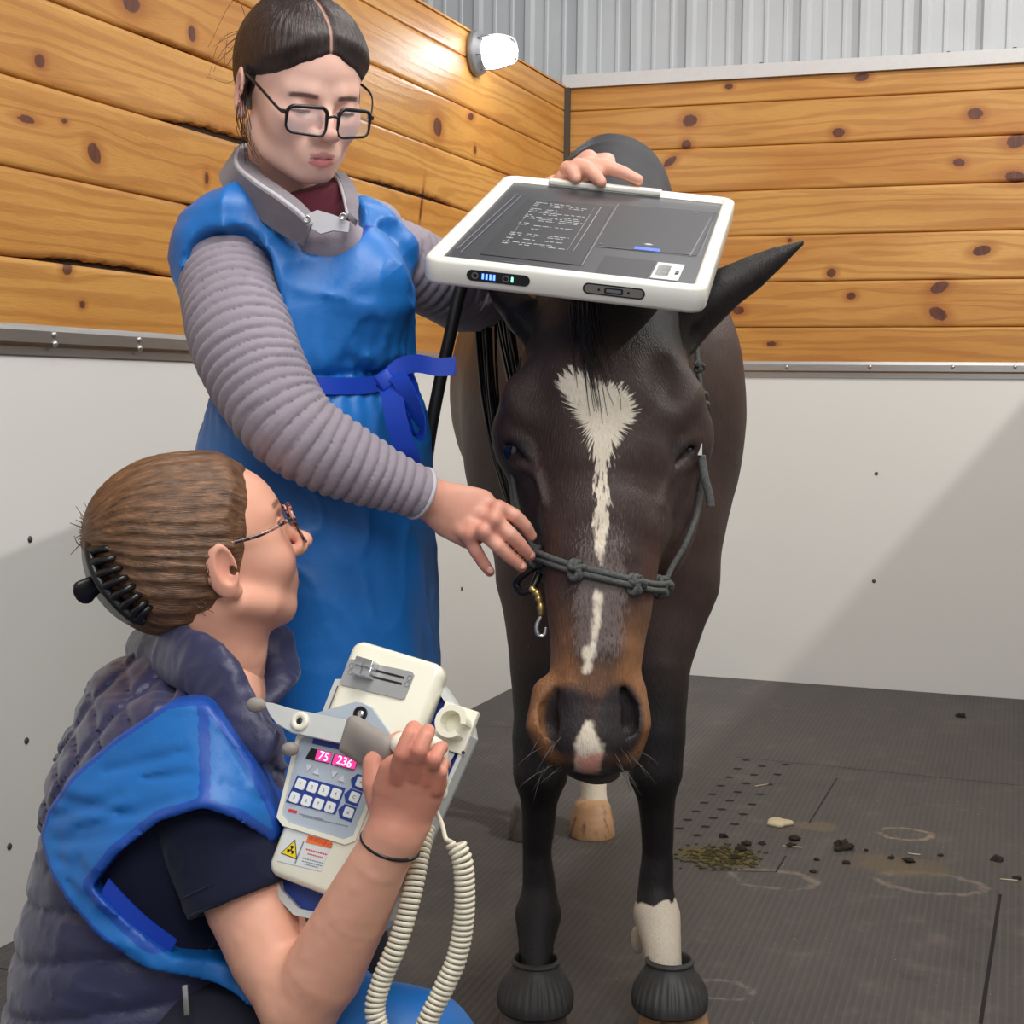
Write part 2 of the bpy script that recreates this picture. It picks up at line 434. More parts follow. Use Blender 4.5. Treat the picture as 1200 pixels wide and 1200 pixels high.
def planks(name, mapf, u0, u1, knots, parent, step=.009, gaps=(), seed=0):
    """boards in the plane u (along) x z; mapf(u, z, out) -> room point, out = distance proud of the wall"""
    rg = random.Random(seed); Vs, Fs, W_, K_ = [], [], [], []; n0 = 0
    nu = int((u1 - u0) / step) + 1; us = np.linspace(u0, u1, nu)
    for b in range(len(BOARDS) - 1):
        z0, z1 = BOARDS[b], BOARDS[b + 1]; bw = z1 - z0; e = .0045
        prof = [(0, -.016), (.0001 + e * .25, -.004), (e, 0)] + [(e + (bw - 2 * e) * i / 18, 0) for i in range(1, 18)] + [(bw - e, 0), (bw - e * .25, -.004), (bw, -.016)]
        zz = np.array([p[0] for p in prof]); oo = np.array([p[1] for p in prof])
        U, Z = np.meshgrid(us, zz, indexing='ij'); O = np.broadcast_to(oo, U.shape).copy()
        Z = Z.copy()
        for gb, gu0, gu1, gh in gaps:          # waney lower edge: bark-edged gap above the board below
            if gb == b:
                s = np.clip(np.minimum((us - gu0), (gu1 - us)) / ((gu1 - gu0) * .35), 0, 1); s = s * s * (3 - 2 * s)
                wob = gh * s * (1 + .12 * np.sin(us * 70) + .1 * np.sin(us * 171))
                Z = wob[:, None] + Z * (1 - wob[:, None] / bw)
        kd, wp = knot_fields(U, Z + z0, knots)
        V = mapf(U.ravel(), (Z + z0).ravel(), O.ravel()); Vs.append(V)
        W_.append(np.stack([U.ravel() + b * 3.1, (Z + z0 + wp).ravel() + b * .37, np.full(U.size, b + seed * 1.7)], 1)); K_.append(np.stack([kd.ravel(), kd.ravel(), kd.ravel()], 1))
        nv = len(zz); i = np.arange(nu - 1)[:, None]; j = np.arange(nv - 1)[None]; q = n0 + i * nv + j
        Fs.append(np.stack([q, q + nv, q + nv + 1, q + 1], -1).reshape(-1, 4)); n0 += U.size
    o = mesh(name, np.concatenate(Vs), np.concatenate(Fs), M_WOOD, parent)
    attr_vec(o, 'wood', np.concatenate(W_)); attr_vec(o, 'knotf', np.concatenate(K_)); return o
def kn(lst, ax, val, comp):
    r = []
    for px, py, wu, wv, t in lst:
        h = hit(px, py, ax, val); r.append((h[comp], h[2], wu, wv, t))
    return r
KB = kn([(809, 142, .03, .023, 0), (805, 170, .02, .018, 0), (855, 102, .016, .011, 0), (1010, 91, .026, .015, .1), (983, 156, .023, .018, 0), (1143, 134, .028, .021, 0),
         (786, 190, .03, .014, .6), (1124, 191, .022, .015, -.2), (1191, 166, .035, .025, .2), (1190, 208, .035, .022, -.2), (926, 282, .009, .009, 0), (975, 320, .018, .017, 0),
         (998, 347, .018, .014, .1), (1101, 337, .036, .02, .4), (1151, 294, .034, .018, .2), (1100, 368, .036, .022, -.5), (866, 364, .024, .016, 0), (905, 403, .02, .009, 0),
         (835, 330, .02, .012, 0)], 1, YB, 0)
KL = kn([(41, 72, .018, .014, .2), (105, 180, .02, .026, 1.0), (237, 209, .01, .016, 0), (70, 143, .012, .006, 0), (220, 40, .017, .019, .2), (148, 3, .035, .022, 0), (73, 315, .018, .013, .3),
         (91, 357, .012, .008, 0), (25, 140, .03, .008, 0), (509, 149, .036, .03, .2), (548, 137, .028, .012, .2), (553, 176, .012, .014, 0), (490, 240, .06, .008, 1.3), (225, 243, .05, .006, 0)], 0, XL, 1)
fb = lambda U, Z, O: np.stack([U, YB - .012 - O, Z], 1)
fl = lambda U, Z, O: np.stack([XL + .012 + O, U, Z], 1)
wb = empty('wall_back', (0, YB, 0), kind='structure', label='back wall of the stall with pine boards above a white panel', )
wl = empty('wall_left', (XL, 3, 0), kind='structure', label='left wall of the stall with pine boards above a white panel')
XR = .79
planks('board_cladding', fb, XL + .02, XR, KB, wb, .009, [], 1)
ga = lambda px, py: hit(px, py, 0, XL)[1]
planks('board_cladding', fl, 0.9, YB - .03, KL, wl, .008,
       [(1, ga(0, 297), ga(214, 325), .011), (3, ga(160, 130), ga(360, 185), .016), (3, ga(396, 196), ga(547, 247), .012), (4, ga(120, 20), ga(275, 84), .006)], 2)
# dark backing behind the boards, white panel, cap strip with screws, per wall
def wallbits(parent, side):
    if side == 'b':
        bk = boxm(((XL + XR) / 2, YB + .03, 1.8), ((XR - XL) / 2, .026, .573))
        pn = boxm(((XL + XR) / 2, YB + .02, .615), ((XR - XL) / 2, .02, .615))
    else:
        bk = boxm((XL - .03, (0.9 + YB) / 2, 1.8), (.026, (YB - .9) / 2, .573))
        pn = boxm((XL - .02, (0.9 + YB) / 2, .615), (.02, (YB - .9) / 2, .615))
    mesh('backing', *bk, M_DARK, parent, False); mesh('white_panel', *pn, M_PANEL, parent, False)
    cp = [(0.0, CAPZ0 - .018), (-.006, CAPZ0 - .018), (-.006, CAPZ0 + .004), (-.02, CAPZ0 + .008), (-.02, CAPZ1 - .012), (-.014, CAPZ1), (0, CAPZ1)]
    ends = (XL, XR) if side == 'b' else (0.9, YB); V = []
    for e in ends:
        for o_, z in cp: V.append((e, YB + o_, z) if side == 'b' else (XL - o_, e, z))
    n = len(cp); F = [(i, i + 1, n + i + 1, n + i) for i in range(n - 1)]
    mesh('cap_rail', V, F, M_ALU, parent, False)
    pts = []
    if side == 'b':
        pts = [hit(x, y, 1, YB) for x, y in ((923, 430), (1020, 430), (1117, 430), (1190, 430))]; nn = np.array((0, -1, 0.))
        small = [hit(x, y, 1, YB) for x, y in ((1027, 555), (1024, 681), (1026, 610))][:2]
    else:
        pts = [hit(x, y, 0, XL) for x, y in ((54, 392), (154, 398), (55, 403), (155, 408))]; nn = np.array((1., 0, 0))
        small = [hit(x, y, 0, XL) for x, y in ((35, 632), (31, 868), (11, 992), (549, 562), (541, 690))]
    for p in pts:
        A = [UPZ, np.cross(nn, UPZ), nn]
        off = .02 if p[2] > CAPZ0 + .004 else .006
        mesh('screw', *lathe([(.0075, 0), (.0075, .002), (.005, .005), (.001, .006)], p + nn * (off - .001), A, 12), M_SCREW, parent)
    for p in small:
        mesh('screw', *lathe([(.0075, 0), (.0065, .002), (.001, .003)], p, [UPZ, np.cross(nn, UPZ), nn], 12), M_DARKSCREW, parent)
M_DARKSCREW = simple('dark_screw', (84, 78, 72), .5, .4)
wallbits(wb, 'b'); wallbits(wl, 'l')
# corner post strip
tag(mesh('trim_1', *boxm((XL + .02, YB - .028, 1.81), (.012, .012, .562)), simple('dark_corner_bead', (70, 60, 55), .6), None, False), kind='structure')
# ribbed metal siding above and beyond
def ribbed():
    prof = []; x = -5.2
    base = 0.2285
    k0 = hit(807, 60, 1, YB + .05)[0]; x = k0 - base * 20
    while x < 3.0:
        prof += [(x - .024, 0), (x - .012, -.02), (x + .012, -.02), (x + .024, 0)]
        for t in (1 / 3, 2 / 3):
            c = x + base * t; prof += [(c - .009, 0), (c - .005, -.005), (c + .005, -.005), (c + .009, 0)]
        x += base
    V = []
    for z in (0.0, 4.2):
        for px, o_ in prof: V.append((px, YB + .075 + o_, z))
    n = len(prof); F = [(i, i + 1, n + i + 1, n + i) for i in range(n - 1)]
    return V, F
q = N('grey_white_siding'); q.out(base=q.mix(q.noise(q.obj(), 5, 4), tuple(lin(176, 179, 182)), tuple(lin(190, 192, 194))), rough=.42, spec=.4)
M_SIDING = q.m
wr = mesh('wall_rear', *ribbed(), M_SIDING, None, False); tag(wr, kind='structure', label='ribbed white metal siding above the boards')
for px, py in ((822, 81), (891, 76), (962, 73), (1035, 68), (1111, 63), (1189, 58), (688, 89), (754, 85)):
    p = hit(px, py, 1, YB + .06); mesh('screw', *lathe([(.012, 0), (.012, .003), (.007, .005), (.006, .011), (.001, .012)], p + [0, .014, 0], [(1, 0, 0), (0, 0, 1), (0, -1, 0)], 12), M_DARKSCREW, wr)
tag(mesh('trim_2', *boxm(((XL + XR) / 2 + .6, YB + .012, 2.398), ((XR - XL) / 2 + .6, .04, .026)), simple('white_ledge_trim', (205, 203, 202), .4), None, False), kind='structure')
tag(mesh('trim_3', *boxm((XL - .03, (0.9 + YB) / 2, 2.376), (.045, (YB - .9) / 2, .003)), simple('sawn_pine_edge', (196, 140, 74), .5), None, False), kind='structure')
# right-hand partition (out of frame): its top edge throws the slanting shade on back wall and floor
wrt = mesh('wall_right', *boxm((XR + .05, (1.6 + YB) / 2, 1.2), (.05, (YB - 1.6) / 2, 1.2)), M_PANEL, None, False); tag(wrt, kind='structure')
# ceiling and unseen walls that bounce the light of the room
q = simple('barn_paint', (205, 203, 200), .7)
tag(mesh('ceiling', *boxm((-.5, 2, 4.25), (4.6, 5.2, .04)), q, None, False), kind='structure')
# floor of ribbed rubber mats
def floor_mat():
    q = N('ribbed_rubber_mat'); g = q.n('ShaderNodeNewGeometry').outputs['Position']; s = q.sep(g)
    rib = q.math('SINE', q.math('MULTIPLY', q.math('ADD', s[0], q.math('MULTIPLY', s[1], .04)), 2 * math.pi / .016))
    d1 = q.noise(g, 1.6, 5, .6); d2 = q.noise(g, 9, 5, .65); d3 = q.noise(g, 60, 3)
    c = q.mix(d1, tuple(lin(68, 66, 65)), tuple(lin(91, 87, 85)))
    c = q.mix(q.math('MULTIPLY', q.smooth(d2, .5, .75), .4), c, tuple(lin(124, 114, 104)))
    c = q.mix(q.math('MULTIPLY', q.smooth(d2, .45, .3), .4), c, tuple(lin(52, 49, 48)))
    c = q.mix(q.math('MULTIPLY', q.smooth(rib, 0, 1), q.math('MULTIPLY', d3, .22)), c, tuple(lin(130, 122, 114)))
    sp = q.noise(g, 130, 2); c = q.mix(q.math('MULTIPLY', q.smooth(sp, .70, .76), q.smooth(q.noise(g, 3, 3), .45, .65)), c, tuple(lin(190, 184, 172)))
    return q, c, rib, d2, g
q, c, rib, d2, gpos = floor_mat()
# hoof scuffs: pale rings of dried mud (their own shape)
def ring(c, q, g, px, py, rx, ry, col, arc=None):
    p = hit(px, py, 2, 0.0); v = q.map(g, (1 / rx, 1 / ry, 0), (-p[0] / rx, -p[1] / ry, 0))
    ln = q.n('ShaderNodeVectorMath', {0: v}, operation='LENGTH').outputs['Value']
    wob = q.math('ADD', ln, q.math('MULTIPLY', q.math('SUBTRACT', q.noise(g, 22, 3), .5), .5))
    m = q.math('MULTIPLY', q.smooth(wob, .78, .95), q.smooth(wob, 1.2, 1.03))
    return q.mix(q.math('MULTIPLY', q.math('MULTIPLY', m, .8), q.smooth(q.noise(g, 30, 3), .35, .6)), c, tuple(lin(*col)))
def blob(c, q, g, px, py, rx, ry, col, amt):
    p = hit(px, py, 2, 0.0); v = q.map(g, (1 / rx, 1 / ry, 0), (-p[0] / rx, -p[1] / ry, 0))
    ln = q.n('ShaderNodeVectorMath', {0: v}, operation='LENGTH').outputs['Value']
    wob = q.math('ADD', ln, q.math('MULTIPLY', q.math('SUBTRACT', q.noise(g, 12, 4), .5), 1.3))
    return q.mix(q.math('MULTIPLY', q.smooth(wob, 1.05, .6), amt), c, tuple(lin(*col)))
for a in ((1060, 977, .07, .055, (156, 140, 116)), (905, 1030, .1, .07, (132, 122, 110)), (1090, 1035, .12, .08, (130, 118, 108)), (845, 1160, .06, .05, (128, 122, 116))): c = ring(c, q, gpos, *a)
for a in ((1050, 1015, .14, .09, (110, 96, 72), .6), (955, 968, .07, .05, (120, 106, 78), .5), (842, 1004, .13, .085, (96, 86, 40), .95), (520, 1100, .2, .2, (110, 98, 86), .25)): c = blob(c, q, gpos, *a)
q.out(base=c, rough=q.math('ADD', .52, q.math('MULTIPLY', d2, .25)), spec=.35, normal=q.bump(q.math('ADD', q.math('MULTIPLY', rib, .5), d2), .0016, .7))
fl_ = mesh('floor', *boxm((-.5, 3.0, -.02), (4.5, 4.4, .02)), q.m, None, False); tag(fl_, kind='structure', label='dark ribbed rubber mat floor')
M_SEAM = simple('mat_seam', (22, 20, 20), .9)
def seam(pts, w=.005):
    p = np.array([hit(x, y, 2, 0.0) for x, y in pts]); p[:, 2] = .0005
    t = _n(p[-1] - p[0]); s = np.array((-t[1], t[0], 0)) * w / 2
    return np.concatenate([p + s, (p - s)[::-1]]), [tuple(range(2 * len(p)))]
mesh('mat_seams', *jl([seam([(1172, 1048), (1149, 1200)], .008), seam([(981, 912), (948, 965)], .004), seam([(921, 1003), (909, 1022)], .004), seam([(860, 887), (1200, 921)], .003),
                       seam([(820, 1020), (909, 1022), ], .003), seam([(0, 1135), (40, 1140)], .006), seam([(560, 851), (600, 853)], .003)]), M_SEAM, fl_, False)
# drain slots in the mat
sl = []
for (x0, y0), (x1, y1), n in (((874, 891), (796, 971), 9), ((893, 898), (817, 979), 9), ((921, 896), (861, 966), 7)):
    for i in range(n):
        t = i / (n - 1); p = hit(x0 + (x1 - x0) * t, y0 + (y1 - y0) * t, 2, 0.0); p[2] = .0006
        r, u = CR.copy(), CF.copy(); r[2] = u[2] = 0; sl.append((np.array([p + _n(r) * .0135 * math.cos(a) + _n(u) * .011 * math.sin(a) for a in np.linspace(0, 2 * np.pi, 12, endpoint=False)]), [tuple(range(12))]))
mesh('drain_slots', *jl(sl), M_SEAM, fl_, False)
# ================================================================ the horse
def poly_sd(X, poly):
    """signed distance (positive inside) of 2-D points to a polygon"""
    poly = np.asarray(poly, float); d = np.full(len(X), 1e9); ins = np.zeros(len(X), bool); n = len(poly)
    for i in range(n):
        a, b = poly[i], poly[(i + 1) % n]; e = b - a; w = X - a; t = np.clip(w @ e / e.dot(e), 0, 1)
        d = np.minimum(d, np.linalg.norm(w - t[:, None] * e, axis=1))
        c = ((a[1] <= X[:, 1]) != (b[1] <= X[:, 1])) & (X[:, 0] < a[0] + (X[:, 1] - a[1]) / (e[1] if e[1] else 1e-9) * e[0]); ins ^= c
    return np.where(ins, d, -d)
def on_surf(s, px, py, off=0.0, d0=1.4, d1=3.4):
    """point where the line of sight meets the solid s, moved off metres proud of it"""
    r = CM @ np.array([(px - 600) / FPX, (600 - py) / FPX, -1.0]); t = d0; best = (9, d0)
    for _ in range(160):
        v = s.eval((CAM + r * t)[None])[0]
        if v < best[0]: best = (v, t)
        if v < off + .0003 or t > d1: break
        t += max((v - off) * .8, .0006)
    if t > d1: t = best[1]
    return CAM + r * t
HD = 2.0
def hq(px, py): return np.array([(px - 706) * HD / FPX, (600 - py) * HD / FPX])      # plane of the horse's face
H0 = P(706, 600, HD)
def hpoly(l): return np.array([hq(*a) for a in l])
def horse_head():
    s = SDF(.035)
    st = [(712, 372, 80, 2.16, .11), (712, 410, 92, 2.075, .125), (708, 450, 100, 2.035, .13), (707, 500, 101, 2.005, .13), (708, 550, 92, 1.99, .12), (708, 610, 80, 1.975, .095),
          (704, 660, 66, 1.965, .08), (702, 710, 61, 1.955, .07), (700, 760, 54, 1.945, .062), (695, 810, 51, 1.94, .058), (691, 850, 48, 1.94, .052)]
    s.echain([P(x, y, d + h) for x, y, w, d, h in st], [(PX(w, d + h), h) for x, y, w, d, h in st], k=.02)
    s.chain([P(660, 600, 2.03), P(662, 660, 2.02), P(664, 720, 2.0)], [.018, .014, .008], k=.03)          # facial crests
    s.chain([P(752, 600, 2.03), P(746, 660, 2.02), P(742, 720, 2.0)], [.018, .014, .008], k=.03)
    for sx, x in ((-1, 640), (1, 778)):                                                                   # jowls
        s.ell(P(x, 565, 2.19), (.048, .10, .11), k=.05); s.ell(P(x + sx * -8, 625, 2.17), (.035, .07, .08), k=.05)
    s.ecap(P(707, 620, 2.23), P(697, 800, 2.10), (.06, .05), (.04, .035), k=.04)                           # lower jaw
    for sx, x in ((-1, 611), (1, 800)):                                                                   # brow ridges over the eyes
        M = lambda a, b, d: P(x + sx * a, b, d)
        s.chain([M(-30, 452, 2.075), M(-6, 470, 2.085), M(6, 498, 2.105)], [.030, .032, .022], k=.05)
        s.ell(M(-2, 520, 2.12), (.034, .040, .040), k=.035)
        s.ell(M(-14, 440, 2.035), (.015, .026, .018), op='s', k=.04)                               # hollow above the eye
        s.ell(M(-24, 566, 1.995), (.012, .03, .010), op='s', k=.03)
        s.chain([M(15, 500, 2.10), M(8, 512, 2.075), M(-4, 526, 2.058), M(-14, 541, 2.052)], [.006, .009, .008, .005], k=.012)   # upper lid
        s.chain([M(12, 534, 2.09), M(2, 545, 2.067), M(-12, 552, 2.052)], [.005, .0065, .004], k=.010)     # lower lid
        s.chain([M(17, 517, 2.09), M(6, 528, 2.062), M(-10, 545, 2.048)], [.0045, .004, .0025], op='s', k=.005)
        s.chain([M(-18, 556, 2.04), M(-26, 590, 2.02)], [.004, .003], k=.012)                              # veins below the eye
    s.ell(P(690, 858, 2.0), (.056, .046, .062), k=.03)                                                    # muzzle
    s.ell(P(694, 893, 2.035), (.040, .026, .045), k=.02); s.ell(P(702, 905, 2.06), (.028, .016, .03), k=.01)
    for sx, cx in ((-1, 0), (1, 0)):
        w0, w1, w2 = ((640, 812), (634, 850), (652, 886)) if sx < 0 else ((740, 812), (745, 848), (733, 886))
        s.chain([P(*w0, 1.985), P(*w1, 1.972), P(*w2, 1.985)], [.018, .019, .016], k=.022)                 # flared nostril wings
        n_ = ((650, 812), (642, 830), (645, 850), (656, 866), (664, 868)) if sx < 0 else ((728, 812), (737, 830), (735, 850), (724, 866), (714, 868))
        s.chain([P(*a, 1.962) for a in n_], [.007, .011, .014, .011, .007], op='s', k=.006)
        i0, i1 = ((672, 812), (676, 860)) if sx < 0 else ((706, 812), (704, 860))
        s.chain([P(*i0, 1.958), P(*i1, 1.957)], [.012, .013], k=.012)                                      # inner rims
    s.ell(P(688, 880, 1.957), (.022, .022, .016), k=.02)                                                  # upper lip pad
    s.chain([P(660, 906, 1.99), P(700, 912, 1.985), P(738, 902, 1.995)], [.0025, .003, .0025], op='s', k=.004)
    # ears
    s.chain([P(786, 396, 2.19), P(812, 368, 2.20), P(846, 341, 2.20), P(880, 320, 2.20), P(912, 301, 2.20), P(941, 284, 2.20)], [.038, .035, .031, .024, .014, .004], k=.012)
    s.chain([P(822, 392, 2.165), P(858, 364, 2.165), P(895, 334, 2.18)], [.016, .013, .006], op='s', k=.01)
    s.chain([P(640, 396, 2.19), P(616, 372, 2.21), P(596, 352, 2.25), P(580, 330, 2.29), P(570, 312, 2.33)], [.032, .028, .022, .015, .004], k=.012)
    s.chain([P(612, 392, 2.17), P(596, 372, 2.19)], [.014, .01], op='s', k=.01)
    s.echain([P(711, 385, 2.30), P(712, 388, 2.5)], [(.085, .13), (.1, .18)], k=.06)
    def post(p, d): return d + vn(p, 28) * .0012 + vn(p, 70) * .0004
    s.post = post
    return s
def rotz(deg):
    a = math.radians(deg); return np.stack([CR * math.cos(a) + CU * math.sin(a), -CR * math.sin(a) + CU * math.cos(a), CB])
def leg(s, pts, k=.02):
    """pts: (px, py, depth, half-width px)"""
    s.chain([P(a, b, c) for a, b, c, r in pts], [PX(r, c) for a, b, c, r in pts], k=k)
def horse_body():
    s = SDF(.06)
    s.echain([P(701, 462, 2.98), P(696, 462, 3.15), P(680, 458, 3.5), P(672, 455, 3.9), P(668, 440, 4.25)],
             [(.24, .30), (.268, .34), (.292, .335), (.285, .31), (.24, .27)], k=.03)
    s.echain([P(716, 322, 2.62), P(717, 246, 2.98), P(716, 240, 3.12), P(700, 292, 3.5), P(690, 330, 3.9)], [(.075, .10), (.115, .13), (.12, .135), (.16, .13), (.17, .13)], k=.08)
    s.echain([P(708, 372, 2.98), P(711, 385, 2.65), P(712, 390, 2.36)], [(.15, .27), (.11, .21), (.088, .145)], k=.05)
    s.ell(P(706, 575, 2.92), (.20, .21, .15), k=.06)
    s.ell(P(600, 500, 3.0), (.09, .24, .14), k=.05); s.ell(P(818, 480, 3.0), (.088, .25, .14), k=.05)          # shoulders
    s.ell(P(648, 640, 2.93), (.10, .15, .12), k=.05); s.ell(P(778, 630, 2.93), (.105, .16, .12), k=.05)
    leg(s, [(645, 690, 2.92, 58), (638, 780, 2.87, 40), (633, 862, 2.85, 31)], .04)
    leg(s, [(775, 690, 2.92, 64), (769, 780, 2.87, 41), (769, 862, 2.85, 31)], .04)
    leg(s, [(633, 862, 2.85, 31), (633, 905, 2.84, 31), (632, 938, 2.86, 20), (629, 1000, 2.88, 16.5), (631, 1042, 2.88, 19), (630, 1072, 2.87, 27), (628, 1105, 2.84, 21), (628, 1150, 2.81, 20)], .015)
    leg(s, [(769, 862, 2.85, 31), (768, 905, 2.84, 31), (769, 938, 2.86, 21), (770, 1000, 2.88, 18), (769, 1042, 2.88, 21), (770, 1072, 2.87, 28), (775, 1105, 2.84, 24), (780, 1150, 2.81, 21)], .015)
    s.ell(P(748, 1102, 2.92), (.016, .03, .02), k=.02)
    # hind limbs
    for x, dx in ((625, -12), (696, 12)):
        leg(s, [(x + dx, 520, 4.15, 52), (x + dx, 620, 4.05, 40), (x, 700, 4.28, 24), (x, 752, 4.32, 19), (x, 800, 4.27, 12), (x, 870, 4.23, 11), (x, 900, 4.22, 16), (x, 925, 4.17, 15), (x, 950, 4.13, 17)], .02)
        s.ell(P(x + dx, 540, 4.2), (.13, .22, .22), k=.06)
    def post(p, d): return d + vn(p, 9) * .004 + vn(p, 40) * .0008
    s.post = post
    return s
SH = horse_head(); SB = horse_body()
horse = empty('horse', (P(700, 1000, 3.4)[0], P(700, 1000, 3.4)[1], 0), label='dark brown horse with a white star, stripe and pink snip, head lowered', cat='horse')
ORI['horse'] = np.array(horse.location)
def hair_noise(q, o, sc=(500, 500, 60)): return q.noise(q.map(o, sc), 1.0, 3, .6)
q = N('horse_coat'); o = q.obj()
col = q.attr('Col', 'Color'); mk = q.sep(q.attr('mark')); hn = hair_noise(q, o, (420, 420, 70)); hn2 = q.noise(o, 28, 4, .6); wa = q.sep(q.attr('whorl')); wn = q.noise(q.comb(q.math('MULTIPLY', wa[0], 16), q.math('MULTIPLY', wa[1], 42), wa[2]), 1.0, 2, .6)
edge = q.math('ADD', mk[0], q.math('MULTIPLY', q.math('SUBTRACT', wn, .5), q.math('SUBTRACT', .046, q.math('MULTIPLY', q.smooth(wa[1], .10, .2), .03)))); wm = q.smooth(edge, -.002, .005)
tanm = q.math('MULTIPLY', mk[1], q.math('ADD', .6, q.math('MULTIPLY', hn2, .8)))
c = q.mix(tanm, col, tuple(lin(150, 104, 68)))
rn = q.math('MULTIPLY', q.smooth(q.math('ADD', mk[2], q.math('MULTIPLY', q.math('SUBTRACT', hn, .62), 2.6)), .0, .6), .6)
c = q.mix(rn, c, tuple(lin(126, 112, 108)))
c = q.mix(q.smooth(hn, .3, .8), q.mix(1.0, c, (.72, .72, .72), 'MULTIPLY'), c)
wc = q.mix(hn, tuple(lin(196, 180, 156)), tuple(lin(244, 234, 216)))
c = q.mix(wm, c, wc)
pk = q.sep(q.attr('mark2')); c = q.mix(q.smooth(q.math('ADD', pk[0], q.math('MULTIPLY', q.math('SUBTRACT', hn2, .5), .02)), -.004, .006), c, tuple(lin(214, 150, 134)))
q.out(base=c, rough=q.math('ADD', .40, q.math('MULTIPLY', hn, .2)), spec=.36, normal=q.bump(hn, .0022, .7)); M_COAT = q.m
Vh, Fh = SH.net(.0036, hi=None); Vh = relax(Vh, Fh, 1)
Vb, Fb = SB.net(.0085); Vb = relax(Vb, Fb, 1)
# the two solids meet inside the throat: trim each where it lies inside the other
def trim(V, F, other, m=-.004):
    d = np.concatenate([other.eval(V[i:i + 100000]) for i in range(0, len(V), 100000)]); keep = (d[F] > m).any(1); return V, F[keep]
Vh, Fh = trim(Vh, Fh, SB); Vb, Fb = trim(Vb, Fb, SH)
hb_V, hb_F = join([(Vh, Fh), (Vb, Fb)])
hbody = mesh('horse_body', hb_V, hb_F, M_COAT, horse)
def paint_horse(V):
    n = len(V); q2 = V - H0; X = np.stack([q2 @ CR, q2 @ CU], 1); dep = (V - CAM) @ CF
    head = dep < 2.28; z = V[:, 2]
    base = np.tile(lin(67, 50, 45), (n, 1))
    ss = lambda v, a, b: (lambda t: t * t * (3 - 2 * t))(np.clip((v - a) / (b - a), 0, 1))
    # body: left flank painted lighter brown for the light falling on it, black legs
    lx = (V - P(700, 450, 3)) @ CR
    w = ss(-lx, .05, .2) * ss(dep, 2.9, 3.2); base = base * (1 - w[:, None]) + lin(92, 70, 58) * w[:, None]
    w = (~head) * ss(-z, -.78, -.55); base = base * (1 - w[:, None]) + lin(30, 26, 28) * w[:, None]
    w = (~head) * ss(z, 1.3, 1.5); base = base * (1 - w[:, None]) + lin(46, 46, 52) * w[:, None]
    # head: darker crown and ears
    w = head * ss(X[:, 1], hq(0, 430)[1], hq(0, 370)[1]); base = base * (1 - w[:, None]) + lin(34, 28, 28) * w[:, None]
    star = hpoly([(652, 440), (662, 434), (672, 429), (682, 431), (692, 440), (708, 447), (722, 447), (736, 456), (746, 470), (746, 488), (737, 501), (727, 512), (720, 524), (715, 541), (711, 556), (713, 578), (713, 600), (711, 625), (706, 650), (702, 660), (698, 650), (694, 620), (694, 590), (698, 565), (697, 545), (693, 530), (688, 512), (682, 498), (672, 482), (664, 468), (655, 455)])
    strp = hpoly([(699, 690), (701, 705), (698, 730), (694, 755), (688, 778), (683, 780), (684, 760), (690, 748), (694, 725), (696, 700)])
    snip = hpoly([(680, 832), (688, 830), (698, 846), (708, 862), (704, 880), (706, 900), (672, 902), (668, 880), (666, 862), (674, 846)])
    md = np.maximum(np.maximum(poly_sd(X, star), poly_sd(X, strp) + .0035), poly_sd(X, snip) * .9 - .003)
    white = np.where(head, np.clip(md, -.05, .05), -.05)
    # white socks
    dr = np.linalg.norm((V - P(770, 1080, 2.87))[:, :2], axis=1); sock = np.where(dr < .16, P(770, 1052, 2.87)[2] - z + .010 * vn(V, 60) + .006 * vn(V, 160), -.05)
    dr2 = np.linalg.norm((V - P(696, 930, 4.2))[:, :2], axis=1); sock2 = np.where(dr2 < .13, .27 - z, -.05)
    white = np.maximum(white, np.clip(np.where(~head, np.maximum(sock, sock2), -.05), -.05, .03))
    pink = hpoly([(670, 872), (682, 878), (690, 872), (706, 874), (701, 886), (700, 903), (680, 905), (676, 890)])
    pk = np.where(head, np.clip(poly_sd(X, pink), -.05, .05), -.05)
    # tan muzzle sides
    Y = 600 - X[:, 1] * FPX / HD; XX = 706 + X[:, 0] * FPX / HD; cx = 706 - (Y - 600) * .05
    a = np.abs(XX - cx)
    tan = head * ss(Y, 685, 770) * (1 - ss(Y, 870, 900)) * (ss(a, 12, 40) * .85 + .45 * ss(Y, 760, 790))
    for nx, ny, rx, ry in ((664, 838, 27, 40), (724, 838, 27, 42), (690, 848, 22, 40)):
        e = np.sqrt(((XX - nx) / rx) ** 2 + ((Y - ny) / ry) ** 2); tan = tan * ss(e, .85, 1.25)
    dk = head * np.clip(sum((1 - ss(np.sqrt(((XX - nx) / rx) ** 2 + ((Y - ny) / ry) ** 2), .8, 1.2)) for nx, ny, rx, ry in ((664, 842, 24, 40), (724, 840, 26, 42), (695, 890, 60, 28))), 0, 1)
    base = base * (1 - dk[:, None]) + lin(52, 45, 46) * dk[:, None]
    rust = head * (1 - ss(Y, 700, 745)) * ss(Y, 600, 690) * ss(a, 40, 62); base = base * (1 - .5 * rust[:, None]) + lin(104, 62, 44) * .5 * rust[:, None]
    eye = head * np.clip(sum(1 - ss(np.sqrt(((XX - nx) / 22) ** 2 + ((Y - ny) / 16) ** 2), .6, 1.2) for nx, ny in ((606, 524), (806, 526))), 0, 1)
    base = base * (1 - .7 * eye[:, None]) + lin(28, 23, 24) * .7 * eye[:, None]
    roan = head * ss(Y, 560, 690) * (1 - ss(Y, 740, 790)) * (1 - ss(a, 18, 42))
    return base, np.stack([white, np.clip(tan, 0, 1), roan], 1), np.stack([pk, pk, pk], 1)
